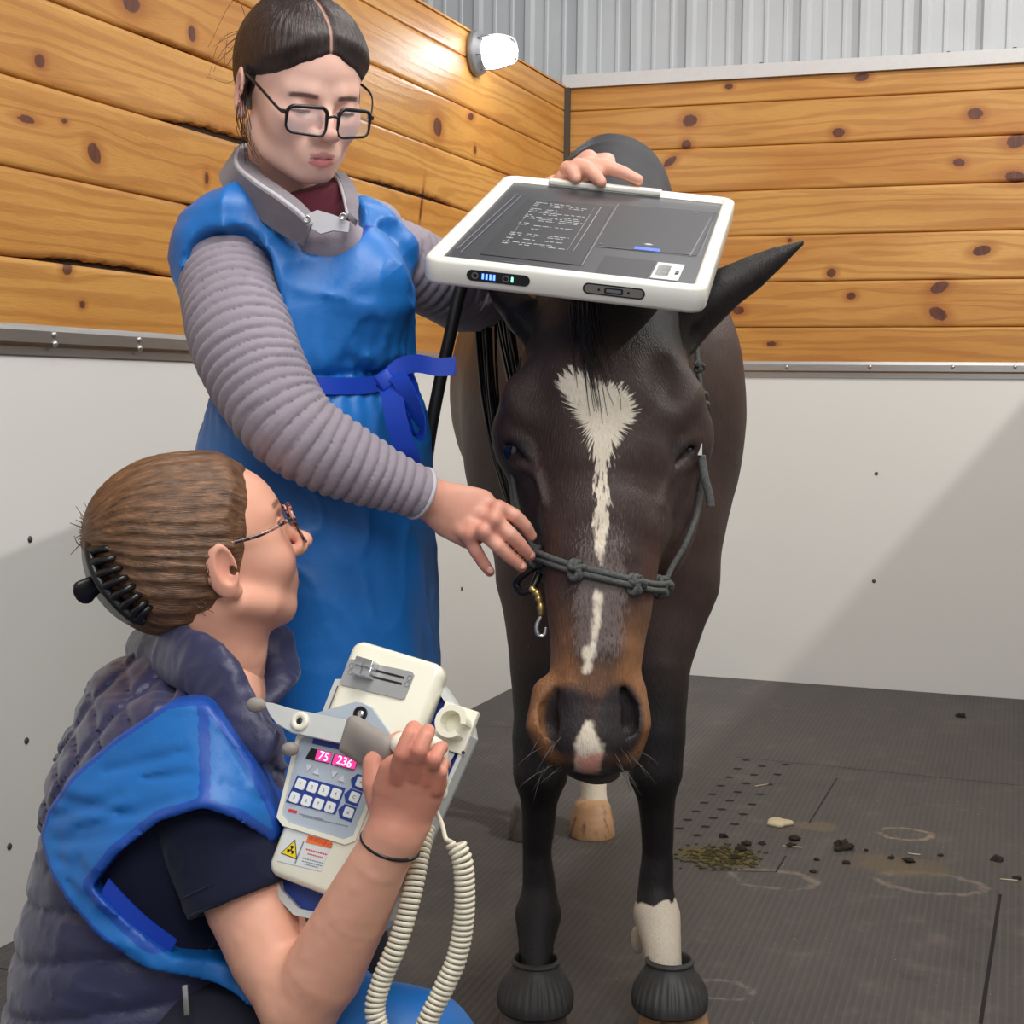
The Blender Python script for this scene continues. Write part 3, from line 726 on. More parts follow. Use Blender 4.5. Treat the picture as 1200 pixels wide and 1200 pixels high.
_b, _m, _p = paint_horse(hb_V); attr_col(hbody, 'Col', _b); attr_vec(hbody, 'mark', _m); attr_vec(hbody, 'mark2', _p)
_w = hb_V - P(703, 490, 2.0); _x, _z = _w @ CR, _w @ CU; _r = np.hypot(_x, _z); attr_vec(hbody, 'whorl', np.stack([np.arctan2(_x, -_z) * 1.0, _r, np.zeros(len(hb_V))], 1))
q = N('horse_eye'); q.out(base=tuple(lin(14, 9, 8)), rough=.06, coat=1.0); M_HEYE = q.m
for x, dx in ((612, -1), (801, 1)):
    mesh('eye', *lathe([(.0005, -.021)] + [(.021 * math.cos(a), .021 * math.sin(a)) for a in np.linspace(-1.4, 1.4, 14)] + [(.0005, .021)], P(x + dx * 5, 528, 2.092), np.stack([CR, CU, CB]), 20), M_HEYE, horse)
# hooves
def hoof_mat(name, a, b):
    q = N(name); o = q.obj(); s_ = q.noise(q.map(o, (60, 60, 8)), 1, 3); r_ = q.noise(q.map(o, (4, 4, 90)), 1, 2)
    return q.out(base=q.mix(q.smooth(s_, .5, .72), q.mix(r_, tuple(lin(*a)), tuple(lin(*[x * .85 for x in a]))), tuple(lin(*b))), rough=.5, normal=q.bump(r_, .001, .5))
M_HT = hoof_mat('pale_hoof_horn', (206, 160, 118), (120, 84, 60)); M_HG = hoof_mat('dark_hoof_horn', (104, 94, 88), (70, 62, 58))
FW = _n([CB[0], CB[1], 0]); RT = _n([CR[0], CR[1], 0]); AH = np.array([RT, FW, UPZ])
def hoof(px, py, d, r, h, m):
    c = P(px, py, d); c = np.array([c[0], c[1], 0.0]); Vv, Ff = lathe([(r * .98, .0), (r, .004), (r * .92, h * .5), (r * .80, h * .92), (r * .74, h), (r * .5, h + .01)], (0, 0, 0), np.eye(3), 28, 1.08)
    Vv = Vv.copy(); Vv[:, 1] -= Vv[:, 2] * .35; mesh('hoof', c + Vv @ AH, Ff, m, horse)
hoof(694, 976, 4.10, .060, .078, M_HT); hoof(623, 979, 4.08, .060, .078, M_HG); hoof(623, 1212, 2.80, .066, .085, M_HG); hoof(790, 1212, 2.80, .066, .085, M_HT)
# forelock, mane locks, tail, whiskers
q = N('mane_hair'); o = q.obj(); q.out(base=q.mix(hair_noise(q, o), tuple(lin(16, 14, 15)), tuple(lin(46, 38, 36))), rough=.35, spec=.5); M_MANE = q.m
rg = random.Random(3); st = []
for i in range(40):
    x0 = 684 + rg.gauss(0, 10); L_ = rg.uniform(60, 165) * (.6 + .4 * rg.random()); x1 = x0 + rg.uniform(4, 34) * L_ / 110
    pts = spline([on_surf(SH, x0 + (x1 - x0) * t ** 1.4 + rg.gauss(0, 1.0), 352 + L_ * t, .002 + .002 * rg.random()) for t in (0, .3, .6, .85, 1)], 14)
    st.append(tube(pts, np.linspace(.0011, .0003, 14), 4))
tag(mesh('forelock', *jl(st), M_MANE, horse), kind='stuff')
st = []
for k, (pp, n_) in enumerate(([[(566, 335, 2.42), (568, 400, 2.42), (574, 470, 2.42), (584, 530, 2.43), (603, 600, 2.45)], 26], [[(588, 345, 2.5), (596, 400, 2.5), (606, 460, 2.5), (612, 520, 2.5), (622, 590, 2.5)], 22])):
    for i in range(n_):
        ox, od = rg.gauss(0, 5), rg.gauss(0, .012); ph = rg.random() * 6
        pts = spline([P(x + ox * (1 - .35 * j / 4) + 2 * math.sin(j + ph), y, d + od) for j, (x, y, d) in enumerate(pp)], 26); st.append(tube(pts, np.linspace(.0028, .0014, 26), 5))
st.append(tube(spline([P(567, 335, 2.44), P(568, 400, 2.44), P(574, 470, 2.44), P(584, 530, 2.45), P(604, 600, 2.47)], 26), .0125, 10, None, .6)); st.append(tube(spline([P(589, 345, 2.52), P(598, 400, 2.52), P(606, 460, 2.52), P(614, 520, 2.52), P(622, 590, 2.52)], 26), .011, 10, None, .6))
tag(mesh('mane_lock', *jl(st), M_MANE, horse), kind='stuff')
st = []
for i in range(60):
    a = rg.random() * 6.28; r = .035 * rg.random() ** .5; c0 = P(668, 330, 4.52); e = c0 + np.array([math.cos(a) * r * 2.2, math.sin(a) * r * 2.2 + .05, -.95 + rg.random() * .2])
    st.append(tube(spline([c0 + np.array([math.cos(a) * r, math.sin(a) * r, 0]), (c0 + e) / 2 + np.array([0, .1, 0]), e], 12), np.linspace(.006, .003, 12), 4))
tag(mesh('tail', *jl(st), M_MANE, horse), kind='stuff')
q = N('whisker_hair'); q.out(base=tuple(lin(84, 78, 72)), rough=.4); st = []
for i in range(22):
    sd = rg.choice((-1, 1)); x = 690 + sd * rg.uniform(28, 58); y = rg.uniform(862, 902); p = on_surf(SH, x, y, 0); L_ = rg.uniform(.02, .055)
    dr_ = _n(D(sd * rg.uniform(.2, 1), -rg.uniform(.1, .9), rg.uniform(.1, .6))); st.append(tube(np.array([p, p + dr_ * L_ * .5, p + dr_ * L_ + D(0, -.006, 0)]), [.0005, .0004, .0002], 4))
tag(mesh('whiskers', *jl(st), q.m, horse), kind='stuff')
# bell boots on the front hooves
q = N('ribbed_black_rubber'); o = q.obj(); q.out(base=q.mix(q.noise(o, 40, 4), tuple(lin(42, 42, 44)), tuple(lin(72, 71, 70))), rough=.5, spec=.4); M_BOOT = q.m
def boot(px, d, label):
    b = P(px, 1205, d); b = np.array([b[0], b[1], 0.0]); z = lambda y: P(px, y - 8, d)[2]
    root = empty('bell_boot', b, label=label, cat='hoof boot', group='rubber bell boots on the front hooves'); ORI[root.name] = b
    prof = [(.0385, z(1131)), (.0415, z(1135)), (.0405, z(1138)), (.047, z(1146)), (.0545, z(1153)), (.0615, z(1162)), (.066, z(1172)), (.067, z(1183)), (.0645, z(1186)), (.062, z(1183)), (.060, z(1168)), (.040, z(1150)), (.037, z(1133))]
    n = 120; Vv, Ff = [], []
    for k, (r, zz) in enumerate(prof):
        amp = {4: .0012, 5: .0022, 6: .0022}.get(k, 0.0)
        for i in range(n):
            a = 2 * math.pi * i / n; rr = r + amp * math.cos(a * 30); Vv.append((rr * math.cos(a), rr * math.sin(a) * 1.05 + (.09 - zz) * .25, zz))
    for k in range(len(prof)):
        k2 = (k + 1) % len(prof)
        for i in range(n): Ff.append((k * n + i, k * n + (i + 1) % n, k2 * n + (i + 1) % n, k2 * n + i))
    mesh('cuff', b + np.array(Vv) @ AH, Ff, M_BOOT, root)
    t_ = [b + np.array([.0405 * math.cos(a), .0405 * math.sin(a) * 1.05 + (.09 - z(1135)) * .25, z(1135)]) @ AH for a in np.linspace(0, 2 * np.pi, 40, endpoint=False)]
    mesh('top_band', *tube(np.array(t_), .0035, 8, (0, 0, 1), closed=True), M_BOOT, root)
boot(627, 2.80, 'black ribbed rubber bell boot on the all-black front leg'); boot(784, 2.80, 'black ribbed rubber bell boot below the white front sock')
# ================================================================ people: shared builders
class Frame:
    """local head frame: x = the person's right, y = forward, z = up (metres)"""
    def __init__(s, o, fwd, up, sc=1.0):
        s.o = np.asarray(o, float); s.y = _n(fwd); up = np.asarray(up, float); s.z = _n(up - s.y * up.dot(s.y)); s.x = np.cross(s.y, s.z); s.A = np.stack([s.x, s.y, s.z]); s.s = sc
    def __call__(s, x, y, z): return s.o + (s.x * x + s.y * y + s.z * z) * s.s
    def loc(s, p): return ((p - s.o) @ s.A.T) / s.s
def head_sdf(f, prm):
    g = lambda k, d: prm.get(k, d); s = SDF(.012); ez = g('ez', 0.); nz = g('nz', 0.)
    E = lambda c, r, A=None, **o: s.ell(f(*c), np.array(r) * f.s, A=f.A if A is None else A, **o)
    def Cp(pts, rs, **o): s.chain([f(*p) for p in pts], [r * f.s for r in rs], **o)
    E((0, -.014, .022), (.072, .093, .084)); E((0, .026 + g('fh', 0), .025), (.061, .056, .062), k=.02)
    E((0, .028, -.03), (g('cw', .058), .054, .058), k=.02)
    cy, cz = g('chin', (.066, -.094))
    E((0, cy - .034, cz + .022), (.045, .046, .036), k=.02); E((0, cy - .002, cz + .002), (.019, .015, .014), k=.02)
    for sx in (-1, 1):
        Cp([(sx * .054, -.004, -.056), (sx * .044, .022, cz + .016), (sx * .014, cy - .008, cz - .002)], [.015, .016, .014], k=.02)
        E((sx * .037, .050, -.032), (.023, .024, .025), k=.022)
        E((sx * .031, .084, .002 + ez), (.018, .012, .0125), op='s', k=.012)
    Cp([(-.040, .062, .019 + ez), (-.018, .075, .017 + ez), (0, .0745, .014 + ez), (.018, .075, .017 + ez), (.040, .062, .019 + ez)], [.008, .0085, .006, .0085, .008], k=.016)
    Cp([(0, .079, .006 + ez), (0, .0895, -.014 + ez * .6), (0, g('ny', .1), -.034 + nz)], [.0062, .0068, .0085], k=.009)
    E((0, g('ny', .1) + .001, -.038 + nz), (.0105, .0105, .009), k=.006)
    for sx in (-1, 1):
        E((sx * .0125, .089, -.042 + nz), (.0074, .011, .0074), k=.006); E((sx * .0058, .095, -.0485 + nz), (.0028, .004, .0028), op='s', k=.003)
    ly = g('ly', .0); mz = g('mz', .0)
    E((0, .074 + ly, -.064 + mz), (.028, .016, .018), k=.014)
    Cp([(-.023, .0765 + ly, -.0665 + mz), (-.009, .0868 + ly, -.0625 + mz), (0, .0868 + ly, -.0635 + mz), (.009, .0868 + ly, -.0625 + mz), (.023, .0765 + ly, -.0665 + mz)], [.002, .0042, .004, .0042, .002], k=.005)
    Cp([(-.02, .077 + ly, -.0715 + mz), (0, .0855 + ly, -.0745 + mz), (.02, .077 + ly, -.0715 + mz)], [.0025, .0056, .0025], k=.005)
    Cp([(-.0235 + g('lw', 0), .083 + ly, -.0675 + mz), (0, .0925 + ly, -.0685 + mz), (.0235 - g('lw', 0), .083 + ly, -.0675 + mz)], [.0009, .0012, .0009], op='s', k=.002)
    for sx in (-1, 1):
        e = (sx * .031, .0655, ez); E(e, (.0142, .0138, .0138), k=.004)
        sl = g('slit', .0018); zo = g('zo', -.004) + ez
        E((sx * .031, .079, zo), (.0125, .008, sl), op='s', k=.002)
        Cp([(sx * .019, .0765, zo + sl + .001), (sx * .031, .0805, zo + sl + .003), (sx * .044, .0725, zo + sl + .0005)], [.0012, .0018, .0012], k=.002)
        ea = np.stack([_n(f.x * .95 - f.y * .28 * sx), _n(f.y * .95 + f.x * .28 * sx - f.z * .12), f.z])
        E((sx * .0785, -.012, -.012), (.0068, .0175, .031), A=ea, k=.004); E((sx * .074, -.008, -.038), (.006, .009, .010), k=.004)
        E((sx * .0835, -.007, -.010), (.0055, .0095, .019), A=ea, op='s', k=.004); E((sx * .078, .0, -.018), (.004, .004, .005), op='s', k=.004)
    return s
def ssn(v, a, b):
    t = np.clip((v - a) / (b - a), 0, 1); return t * t * (3 - 2 * t)
def head_paint(f, V, prm, C):
    L = f.loc(V); x, y, z = L.T; ax = np.abs(x); ez = prm.get('ez', 0.); lw_ = prm.get('lw', .0); ly = prm.get('ly', 0)
    inh = (np.linalg.norm(L, axis=1) < .16)
    def mixc(w, c):
        nonlocal C; w = np.clip(w * inh, 0, 1)[:, None]; C = C * (1 - w) + lin(*c) * w
    blush = np.exp(-((ax - .04) / .016) ** 2 - ((z + .034) / .018) ** 2) * (y > .02); mixc(blush * .35, prm.get('blush', (205, 128, 112)))
    mixc(np.exp(-(x / .012) ** 2 - ((z + .04) / .010) ** 2) * (y > .08) * .3, prm.get('blush', (205, 128, 112)))
    mz = prm.get('mz', 0.); hwm = .0235 - lw_; tp_ = np.clip(1 - (ax / hwm) ** 2, 0, 1) ** .7; zz = z - mz
    up = ssn(.0048 * tp_ - np.abs(zz + .0640 - .001 * np.cos(ax * 300)), -.0004, .001); lo = ssn(.0062 * tp_ - np.abs(zz + .0738), -.0004, .0014)
    fr_ = (y > .06) & (tp_ > 0); mixc(lo * (zz < -.0675) * fr_ * .85, prm.get('lip', (176, 96, 92))); mixc(up * (zz > -.0688) * fr_ * .7, prm.get('lip2', (158, 92, 86)))
    mixc((1 - ssn(np.abs(zz + .0683), .0004, .0016)) * (1 - ssn(ax, hwm - .004, hwm)) * (y > .06) * .7, (110, 52, 50))
    bz = prm.get('bz', .0215) + ez + .0022 * np.sin((ax - .006) / .036 * 2.6) ; bw = (1 - ssn(np.abs(z - bz), .0018, .0042)) * ssn(ax, .011, .016) * (1 - ssn(ax, .044, .05)) * (y > .04)
    mixc(bw * .85, prm.get('brow', (84, 58, 46)))
    zo, sl = prm.get('zo', -.004) + ez, prm.get('slit', .0018)
    lw = (1 - ssn(np.abs(z - (zo + sl + .0006)), .0007, .0022)) * (1 - ssn(np.abs(ax - .0315), .011, .015)) * (y > .06); mixc(lw * .85, (48, 32, 28))
    mixc((1 - ssn(np.abs(z - .012 - ez), .0, .006)) * (1 - ssn(np.abs(ax - .031), .010, .016)) * (y > .055) * .25, (140, 92, 84))
    ear = np.exp(-((ax - .08) / .008) ** 2 - ((z + .012) / .03) ** 2 - ((y + .01) / .02) ** 2); mixc(ear * .35, (214, 130, 112))
    return C
q = N('skin'); o = q.obj(); c = q.attr('Col', 'Color'); nz = q.noise(o, 55, 4, .6); n2 = q.noise(o, 420, 2)
c = q.mix(q.math('MULTIPLY', q.smooth(nz, .45, .75), .22), c, q.mix(1.0, c, (.98, .72, .66), 'MULTIPLY'))
q.out(base=c, rough=.47, spec=.38, sss=.07, sssr=(1.0, .35, .2), ssss=.012, normal=q.bump(q.math('ADD', nz, q.math('MULTIPLY', n2, .35)), .0005, .5)); M_SKIN = q.m
def eye_mesh(f, prm, parent):
    for sx in (-1, 1):
        c = f(sx * .031, .0655, prm.get('ez', 0)); g = _n(f.y + f.x * prm.get('gx', 0) + f.z * prm.get('gz', -.25)); a = _n(np.cross(f.z, g)); b = np.cross(g, a)
        R = .0127 * f.s; V, F = lathe([(R * math.sin(t), R * math.cos(t)) for t in np.linspace(.01, 3.13, 22)], c, [a, b, g], 24)
        o = mesh('eye', V, F, M_EYE, parent); t = np.arccos(np.clip(((V - c) @ g) / R, -1, 1)); C = np.tile(lin(226, 218, 212), (len(V), 1))
        C[t < .46] = lin(*prm.get('iris', (84, 66, 52))); C[t < .2] = lin(10, 8, 8); attr_col(o, 'Col', C)
q = N('eyeball'); q.out(base=q.attr('Col', 'Color'), rough=.1, coat=1.0); M_EYE = q.m
def hair_mat(name, dark, light, f, pole):
    """strands run towards the pole (head-local direction)"""
    q = N(name); a = q.sep(q.attr('strand')); v = q.comb(q.math('MULTIPLY', a[0], 26), q.math('MULTIPLY', a[1], 3.5), a[2])
    n1 = q.noise(v, 1.0, 5, .65, .25); n2 = q.noise(q.comb(q.math('MULTIPLY', a[0], 7), q.math('MULTIPLY', a[1], 5), 0.0), 1.0, 3, .5, .4); n3 = q.noise(q.comb(q.math('MULTIPLY', a[0], 110), q.math('MULTIPLY', a[1], 5), 0.0), 1.0, 2)
    t = q.math('ADD', q.math('MULTIPLY', n1, .5), q.math('ADD', q.math('MULTIPLY', n2, .35), q.math('MULTIPLY', n3, .25)))
    part = a[2]; c = q.ramp(t, [(.36, lin(*dark)), (.58, (lin(*dark) + lin(*light)) / 2), (.74, lin(*light))])
    c = q.mix(part, c, tuple(lin(206, 160, 142)))
    q.out(base=c, rough=.36, spec=.5, normal=q.bump(q.math('ADD', n1, n3), .002, .6)); return q.m
def strand_attr(o, f, pole, part=0.0):
    V = wverts(o); L = f.loc(V); p = _n(pole); a = _n(np.cross(p, (0.31, .1, .94))); b = np.cross(p, a); c = L - np.array([0, -.01, .02]); c = c / (np.linalg.norm(c, axis=1)[:, None] + 1e-9)
    th = np.arctan2(c @ b, c @ a); ph = np.arccos(np.clip(c @ p, -1, 1)); attr_vec(o, 'strand', np.stack([th, ph, part * ssn(np.abs(L[:, 0]), .0024, .0008) * ssn(L[:, 1], -.03, .01)], 1))
def fly(f, lst, r0, m, parent, name='loose_hair'):
    tag(mesh(name, *jl([tube(spline([f(*p) for p in pts], 16), np.linspace(r0, r0 * .4, 16), 4) for pts in lst]), m, parent), kind='stuff')
def glasses(f, label, mframe, mtemple, cx, cz, hw, hh, y, fr=.0019):
    root = empty('eyeglasses', f(0, y, cz), label=label, cat='glasses'); ORI[root.name] = f(0, y, cz); parts = []
    for sx in (-1, 1):
        q = rrect(hw, hh, min(hw, hh) * .55, 6); w = lambda a: y - .012 * (abs(a) / (cx + hw)) ** 2
        pts = np.array([f(sx * (cx + a * 1.0), w(cx + a), cz + b * (1 - .06 * (a / hw))) for a, b in q]); rr = np.array([fr + (.0009 if b > 0 else 0) for a, b in q]); parts.append(tube(pts, rr, 8, f.y, closed=True))
        lp = np.array([f(sx * (cx + a * .97), w(cx + a) - .0004, cz + b * .97) for a, b in q]); lq = lp - f.y * .0012; n = len(q)
        mesh('lens', np.concatenate([lp, lq]), [tuple(range(n)), tuple(range(n, 2 * n))[::-1]] + [(i, (i + 1) % n, n + (i + 1) % n, n + i) for i in range(n)], M_LENS, root, False)
        hx = cx + hw
        mesh('temple', *tube(spline([f(sx * (hx - .001), y - .013, cz + hh * .45), f(sx * (hx + .006), y - .022, cz + hh * .5), f(sx * .0785, y - .06, .004), f(sx * .0785, -.004, .012), f(sx * .079, -.022, .0), f(sx * .0775, -.03, -.02)], 26), np.linspace(.0024, .0017, 26), 8, f.z, .55), mtemple, root)
        mesh('hinge', *boxm(f(sx * (hx + .0015), y - .014, cz + hh * .47), np.array([.003, .004, .0025]) * f.s, f.A, .0008), mframe, root)
    parts.append(tube(spline([f(-(cx - hw), y, cz + hh * .35), f(0, y + .003, cz + hh * .5), f(cx - hw, y, cz + hh * .35)], 10), .0017, 8, f.z))
    mesh('frame', *jl(parts), mframe, root); return root
q = N('spectacle_lens'); q.out(base=(.95, .97, 1, 1), rough=.02, alpha=.13, spec=.9); M_LENS = q.m
M_BLACK = simple('black_plastic', (22, 21, 23), .3)
def hand_sdf(s, palm, fingers, k=.006):
    """palm: list of (p, (half width, half thickness)) with U; fingers: list of (points, radii)"""
    pts, rad, U = palm; s.echain(pts, rad, U, k=.012)
    for fp, fr in fingers: s.chain(fp, fr, k=k)
def nails(lst, m, parent):
    for p, d, n_ in lst:      # tip point, finger direction, outward normal
        d = _n(d); n_ = _n(n_ - d * np.dot(n_, d)); x = np.cross(d, n_)
        mesh('fingernail', *lathe([(.0002, .0012), (.0030, .0010), (.0044, .0002), (.0040, -.001)], p, np.stack([x, d * 1.3, n_]), 14), m, parent)
# nearest-point parameter on a smooth limb axis
def arc_param(p, axis):
    out = np.empty(len(p)); seg = np.linalg.norm(np.diff(axis, axis=0), axis=1); cum = np.concatenate([[0], np.cumsum(seg)])
    for i in range(0, len(p), 20000):
        q = p[i:i + 20000]; a = axis[:-1]; ab = axis[1:] - a
        t = np.clip(((q[:, None] - a) * ab).sum(2) / (seg ** 2), 0, 1); dd = ((q[:, None] - a - t[..., None] * ab) ** 2).sum(2); j = dd.argmin(1)
        out[i:i + 20000] = cum[j] + t[np.arange(len(q)), j] * seg[j]
    return out
def cloth_mat(name, rgb, rough=.5, weave=900, wr=.004, sheen=.0, spec=.4, bscale=14, trim=None, coat=0):
    q = N(name); o = q.obj(); c = lin(*rgb); n1 = q.noise(o, bscale, 4, .55); n2 = q.noise(o, weave, 2)
    base = q.mix(n1, tuple(c * .88), tuple(np.minimum(c * 1.1, 1)))
    base = q.mix(q.math('MULTIPLY', n2, .25), base, tuple(c * .7))
    if trim is not None: base = q.mix(q.smooth(q.sep(q.attr('trim'))[0], .4, .6), base, tuple(lin(*trim)))
    return q.out(base=base, rough=rough, spec=spec, sheen=sheen, normal=q.bump(q.math('ADD', n1, q.math('MULTIPLY', n2, .12)), wr, .5))
# ================================================================ the plate-holder: standing woman in grey jacket and blue apron
w1 = empty('person', (P(380, 600, 2.15)[0], P(380, 600, 2.15)[1], 0), label='standing woman in grey ribbed jacket, blue apron and black glasses holding the flat plate', cat='person'); ORI['person'] = np.array(w1.location)
def rolled(v, deg):
    r, u, b = v; a = math.radians(deg); return D(r * math.cos(a) - u * math.sin(a), r * math.sin(a) + u * math.cos(a), b)
_yw, _pt = math.radians(31), math.radians(25)
F1 = Frame(P(353, 102, 2.05), rolled((math.sin(_yw) * math.cos(_pt), -math.sin(_pt), math.cos(_yw) * math.cos(_pt)), 4), rolled((math.sin(_yw) * math.sin(_pt), math.cos(_pt), math.cos(_yw) * math.sin(_pt)), 4), 1.0)
PR1 = dict(ez=-.0125, nz=-.003, mz=-.006, bz=.0125, lw=.005, cw=.060, chin=(.066, -.092), slit=.0011, zo=-.0072, lip=(212, 116, 120), lip2=(192, 104, 106), brow=(66, 44, 42), blush=(214, 140, 134), gz=-.7)
Wf, Wr = _n(D(.766, 0, .643)), _n(D(-.643, 0, .766)); WA = np.stack([Wr, Wf, UPZ])
# right arm (nearer, image left) and left arm axes
ARM_R = spline([P(262, 292, 2.07), P(268, 330, 2.03), P(281, 385, 1.98), P(303, 440, 1.95), P(340, 500, 1.93), P(400, 538, 1.94), P(475, 571, 1.97), P(492, 578, 1.98)], 60)
RAD_R = spline(np.array([[.050], [.063], [.066], [.061], [.056], [.048], [.0335], [.031]]), 60)[:, 0]
ARM_L = spline([P(438, 285, 2.22), P(474, 306, 2.26), P(520, 332, 2.33), P(556, 345, 2.42), P(600, 298, 2.50), P(642, 240, 2.54), P(654, 222, 2.54)], 50)
RAD_L = spline(np.array([[.046], [.054], [.056], [.056], [.047], [.036], [.034]]), 50)[:, 0]
# --- one body
s = head_sdf(F1, PR1); s.chain([F1(0, -.03, -.06), F1(0, -.038, -.11), P(352, 250, 2.14)], [.05, .046, .05], k=.02)
V1, G1 = s.net(.0019, lo=P(352, 120, 2.05) - .28, hi=P(352, 120, 2.05) + .28); V1 = relax(V1, G1, 1, .3)
sh = SDF(.01)
sh.chain([P(440, 556, 1.96), P(492, 578, 1.985)], [.033, .027], k=.01)
sh.echain([P(478, 573, 1.98), P(504, 585, 1.99), P(530, 598, 2.0), P(556, 608, 2.005)], [(.027, .022), (.027, .019), (.036, .017), (.040, .014)], U=_n(D(.42, .9, .1)), k=.01)
fr = lambda pts, ds, rs: ([P(x, y, d) for (x, y), d in zip(pts, ds)], rs)
for a, b in (fr([(535, 614), (549, 630), (559, 648), (567, 661), (574, 670)], [2.0, 1.995, 1.995, 2.0, 2.005], [.011, .0095, .0085, .0078, .0066]),
             fr([(548, 612), (566, 623), (584, 640), (599, 654), (611, 664)], [2.0, 1.985, 1.98, 1.99, 2.0], [.012, .0105, .0092, .0085, .0072]),
             fr([(560, 602), (579, 609), (598, 626), (611, 640), (621, 651)], [2.0, 1.985, 1.98, 1.99, 2.003], [.012, .0105, .0092, .0085, .0072]),
             fr([(563, 592), (584, 595), (603, 604), (615, 616), (623, 628)], [2.005, 1.995, 1.99, 2.0, 2.012], [.0115, .010, .009, .0082, .007]),
             fr([(520, 588), (546, 584), (570, 590), (590, 600)], [2.01, 2.03, 2.04, 2.045], [.013, .0115, .010, .008])): sh.chain(a, b, k=.0045)
for (x, y, d) in ((552, 626, 1.987), (567, 622, 1.974), (579, 608, 1.974), (584, 595, 1.984)): sh.ell(P(x, y, d), .0085, k=.01)
sh.post = lambda p, d: d + vn(p, 90) * .0004
V2, G2 = sh.net(.0021)
# left hand hooked over the far rim of the plate
TC = P(696, 263, 2.144); TU = D(.979, -.134, .154); TV = D(.195, .39, -.900); TN = _n(np.cross(TU, TV)); TU = _n(TU); TV = _n(TV - TU * TV.dot(TU)); TW, TH_ = .175, .2575
tp = lambda u, v, n=0.0: TC + TU * u + TV * v + TN * n
def t_at(px, py, n=0.0):
    r = CM @ np.array([(px - 600) / FPX, (600 - py) / FPX, -1.0]); k = ((TC + TN * n - CAM) @ TN) / (r @ TN); q = CAM + r * k; return (q - TC) @ TU, (q - TC) @ TV
sl = SDF(.01)
hu, hv = t_at(690, 208); 
pk = [tp(hu - .062, TH_ + .055, -.05), tp(hu - .036, TH_ + .040, -.016), tp(hu - .006, TH_ + .026, .014), tp(hu + .015, TH_ + .018, .021)]
sl.chain([ARM_L[-3], pk[0]], [.028, .026], k=.01)
sl.echain(pk, [(.026, .02), (.032, .018), (.036, .016), (.036, .014)], U=_n(TU * .5 + TV * -.85), k=.01)
for a, b in (([tp(hu + .0, TH_ + .010, .024), tp(hu + .030, TH_ + .004, .025), tp(hu + .055, TH_ - .002, .021), tp(hu + .080, TH_ - .006, .013)], [.0125, .0108, .0096, .0078]),
             ([tp(hu + .002, TH_ + .028, .020), tp(hu + .034, TH_ + .022, .020), tp(hu + .060, TH_ + .014, .014), tp(hu + .078, TH_ + .010, .006)], [.0125, .0105, .009, .0075]),
             ([tp(hu - .014, TH_ + .002, .022), tp(hu + .006, TH_ - .012, .021), tp(hu + .020, TH_ - .020, .013), tp(hu + .027, TH_ - .024, .0075)], [.013, .0115, .010, .0085]),
             ([tp(hu - .030, TH_ + .006, .016), tp(hu - .020, TH_ - .012, .017), tp(hu - .012, TH_ - .020, .0085)], [.012, .010, .0085]),
             ([tp(hu - .03, TH_ + .035, -.01), tp(hu - .005, TH_ + .03, -.028), tp(hu + .02, TH_ + .02, -.034)], [.013, .012, .009])): sl.chain(a, b, k=.004)
V3, G3 = sl.net(.0024)
sb = SDF(.03)
sb.echain([P(352, 285, 2.16), P(352, 330, 2.16), P(368, 450, 2.16), P(366, 560, 2.17)], [(.13, .07), (.15, .09), (.11, .09), (.14, .11)], U=Wr)
for i in range(0, 56, 5): sb.cap(ARM_R[i], ARM_R[min(i + 5, 59)], RAD_R[i] * .6, RAD_R[min(i + 5, 59)] * .6, k=.01)
for i in range(0, 46, 5): sb.cap(ARM_L[i], ARM_L[min(i + 5, 49)], RAD_L[i] * .6, RAD_L[min(i + 5, 49)] * .6, k=.01)
hp = P(352, 600, 2.22)
for sx in (-1, 1):
    b0 = np.array([hp[0], hp[1], .86]) + Wr * sx * .085; b1 = np.array([hp[0], hp[1], .47]) + Wr * sx * .095; b2 = np.array([hp[0], hp[1], .07]) + Wr * sx * .1
    sb.chain([b0, b1, b2], [.085, .055, .038], k=.03); sb.cap(b2 + [0, 0, -.02], b2 + Wf * .15 + [0, 0, -.03], .036, .03, k=.02)
V4, G4 = sb.net(.009)
bV, bF = join([(V1, G1), (V2, G2), (V3, G3), (V4, G4)])
w1b = mesh('body', bV, bF, M_SKIN, w1)
C = np.tile(lin(240, 194, 176), (len(bV), 1)); C[len(V1):len(V1) + len(V2) + len(V3)] = lin(224, 166, 144); C = head_paint(F1, bV, PR1, C)
kk = np.zeros(len(bV))
for (x, y, d) in ((552, 626, 1.987), (567, 622, 1.974), (579, 608, 1.974), (584, 595, 1.984), (573, 671, 2.0), (611, 665, 1.995), (621, 652, 2.0), (599, 654, 1.99), (611, 640, 1.98), (562, 652, 1.99)): kk = np.maximum(kk, np.exp(-(np.linalg.norm(bV - P(x, y, d), axis=1) / .012) ** 2))
C = C * (1 - .45 * kk[:, None]) + lin(206, 116, 98) * .45 * kk[:, None]; attr_col(w1b, 'Col', C)
M_NAIL = simple('fingernail', (226, 164, 152), .25, var=.03)
nails([(P(574, 668, 1.996), P(574, 668, 2) - P(567, 659, 2), CB), (P(611, 663, 1.992), P(611, 663, 2) - P(600, 653, 2), CB), (P(621, 650, 1.996), P(621, 650, 2) - P(612, 639, 2), CB)], M_NAIL, w1)
eye_mesh(F1, PR1, w1)
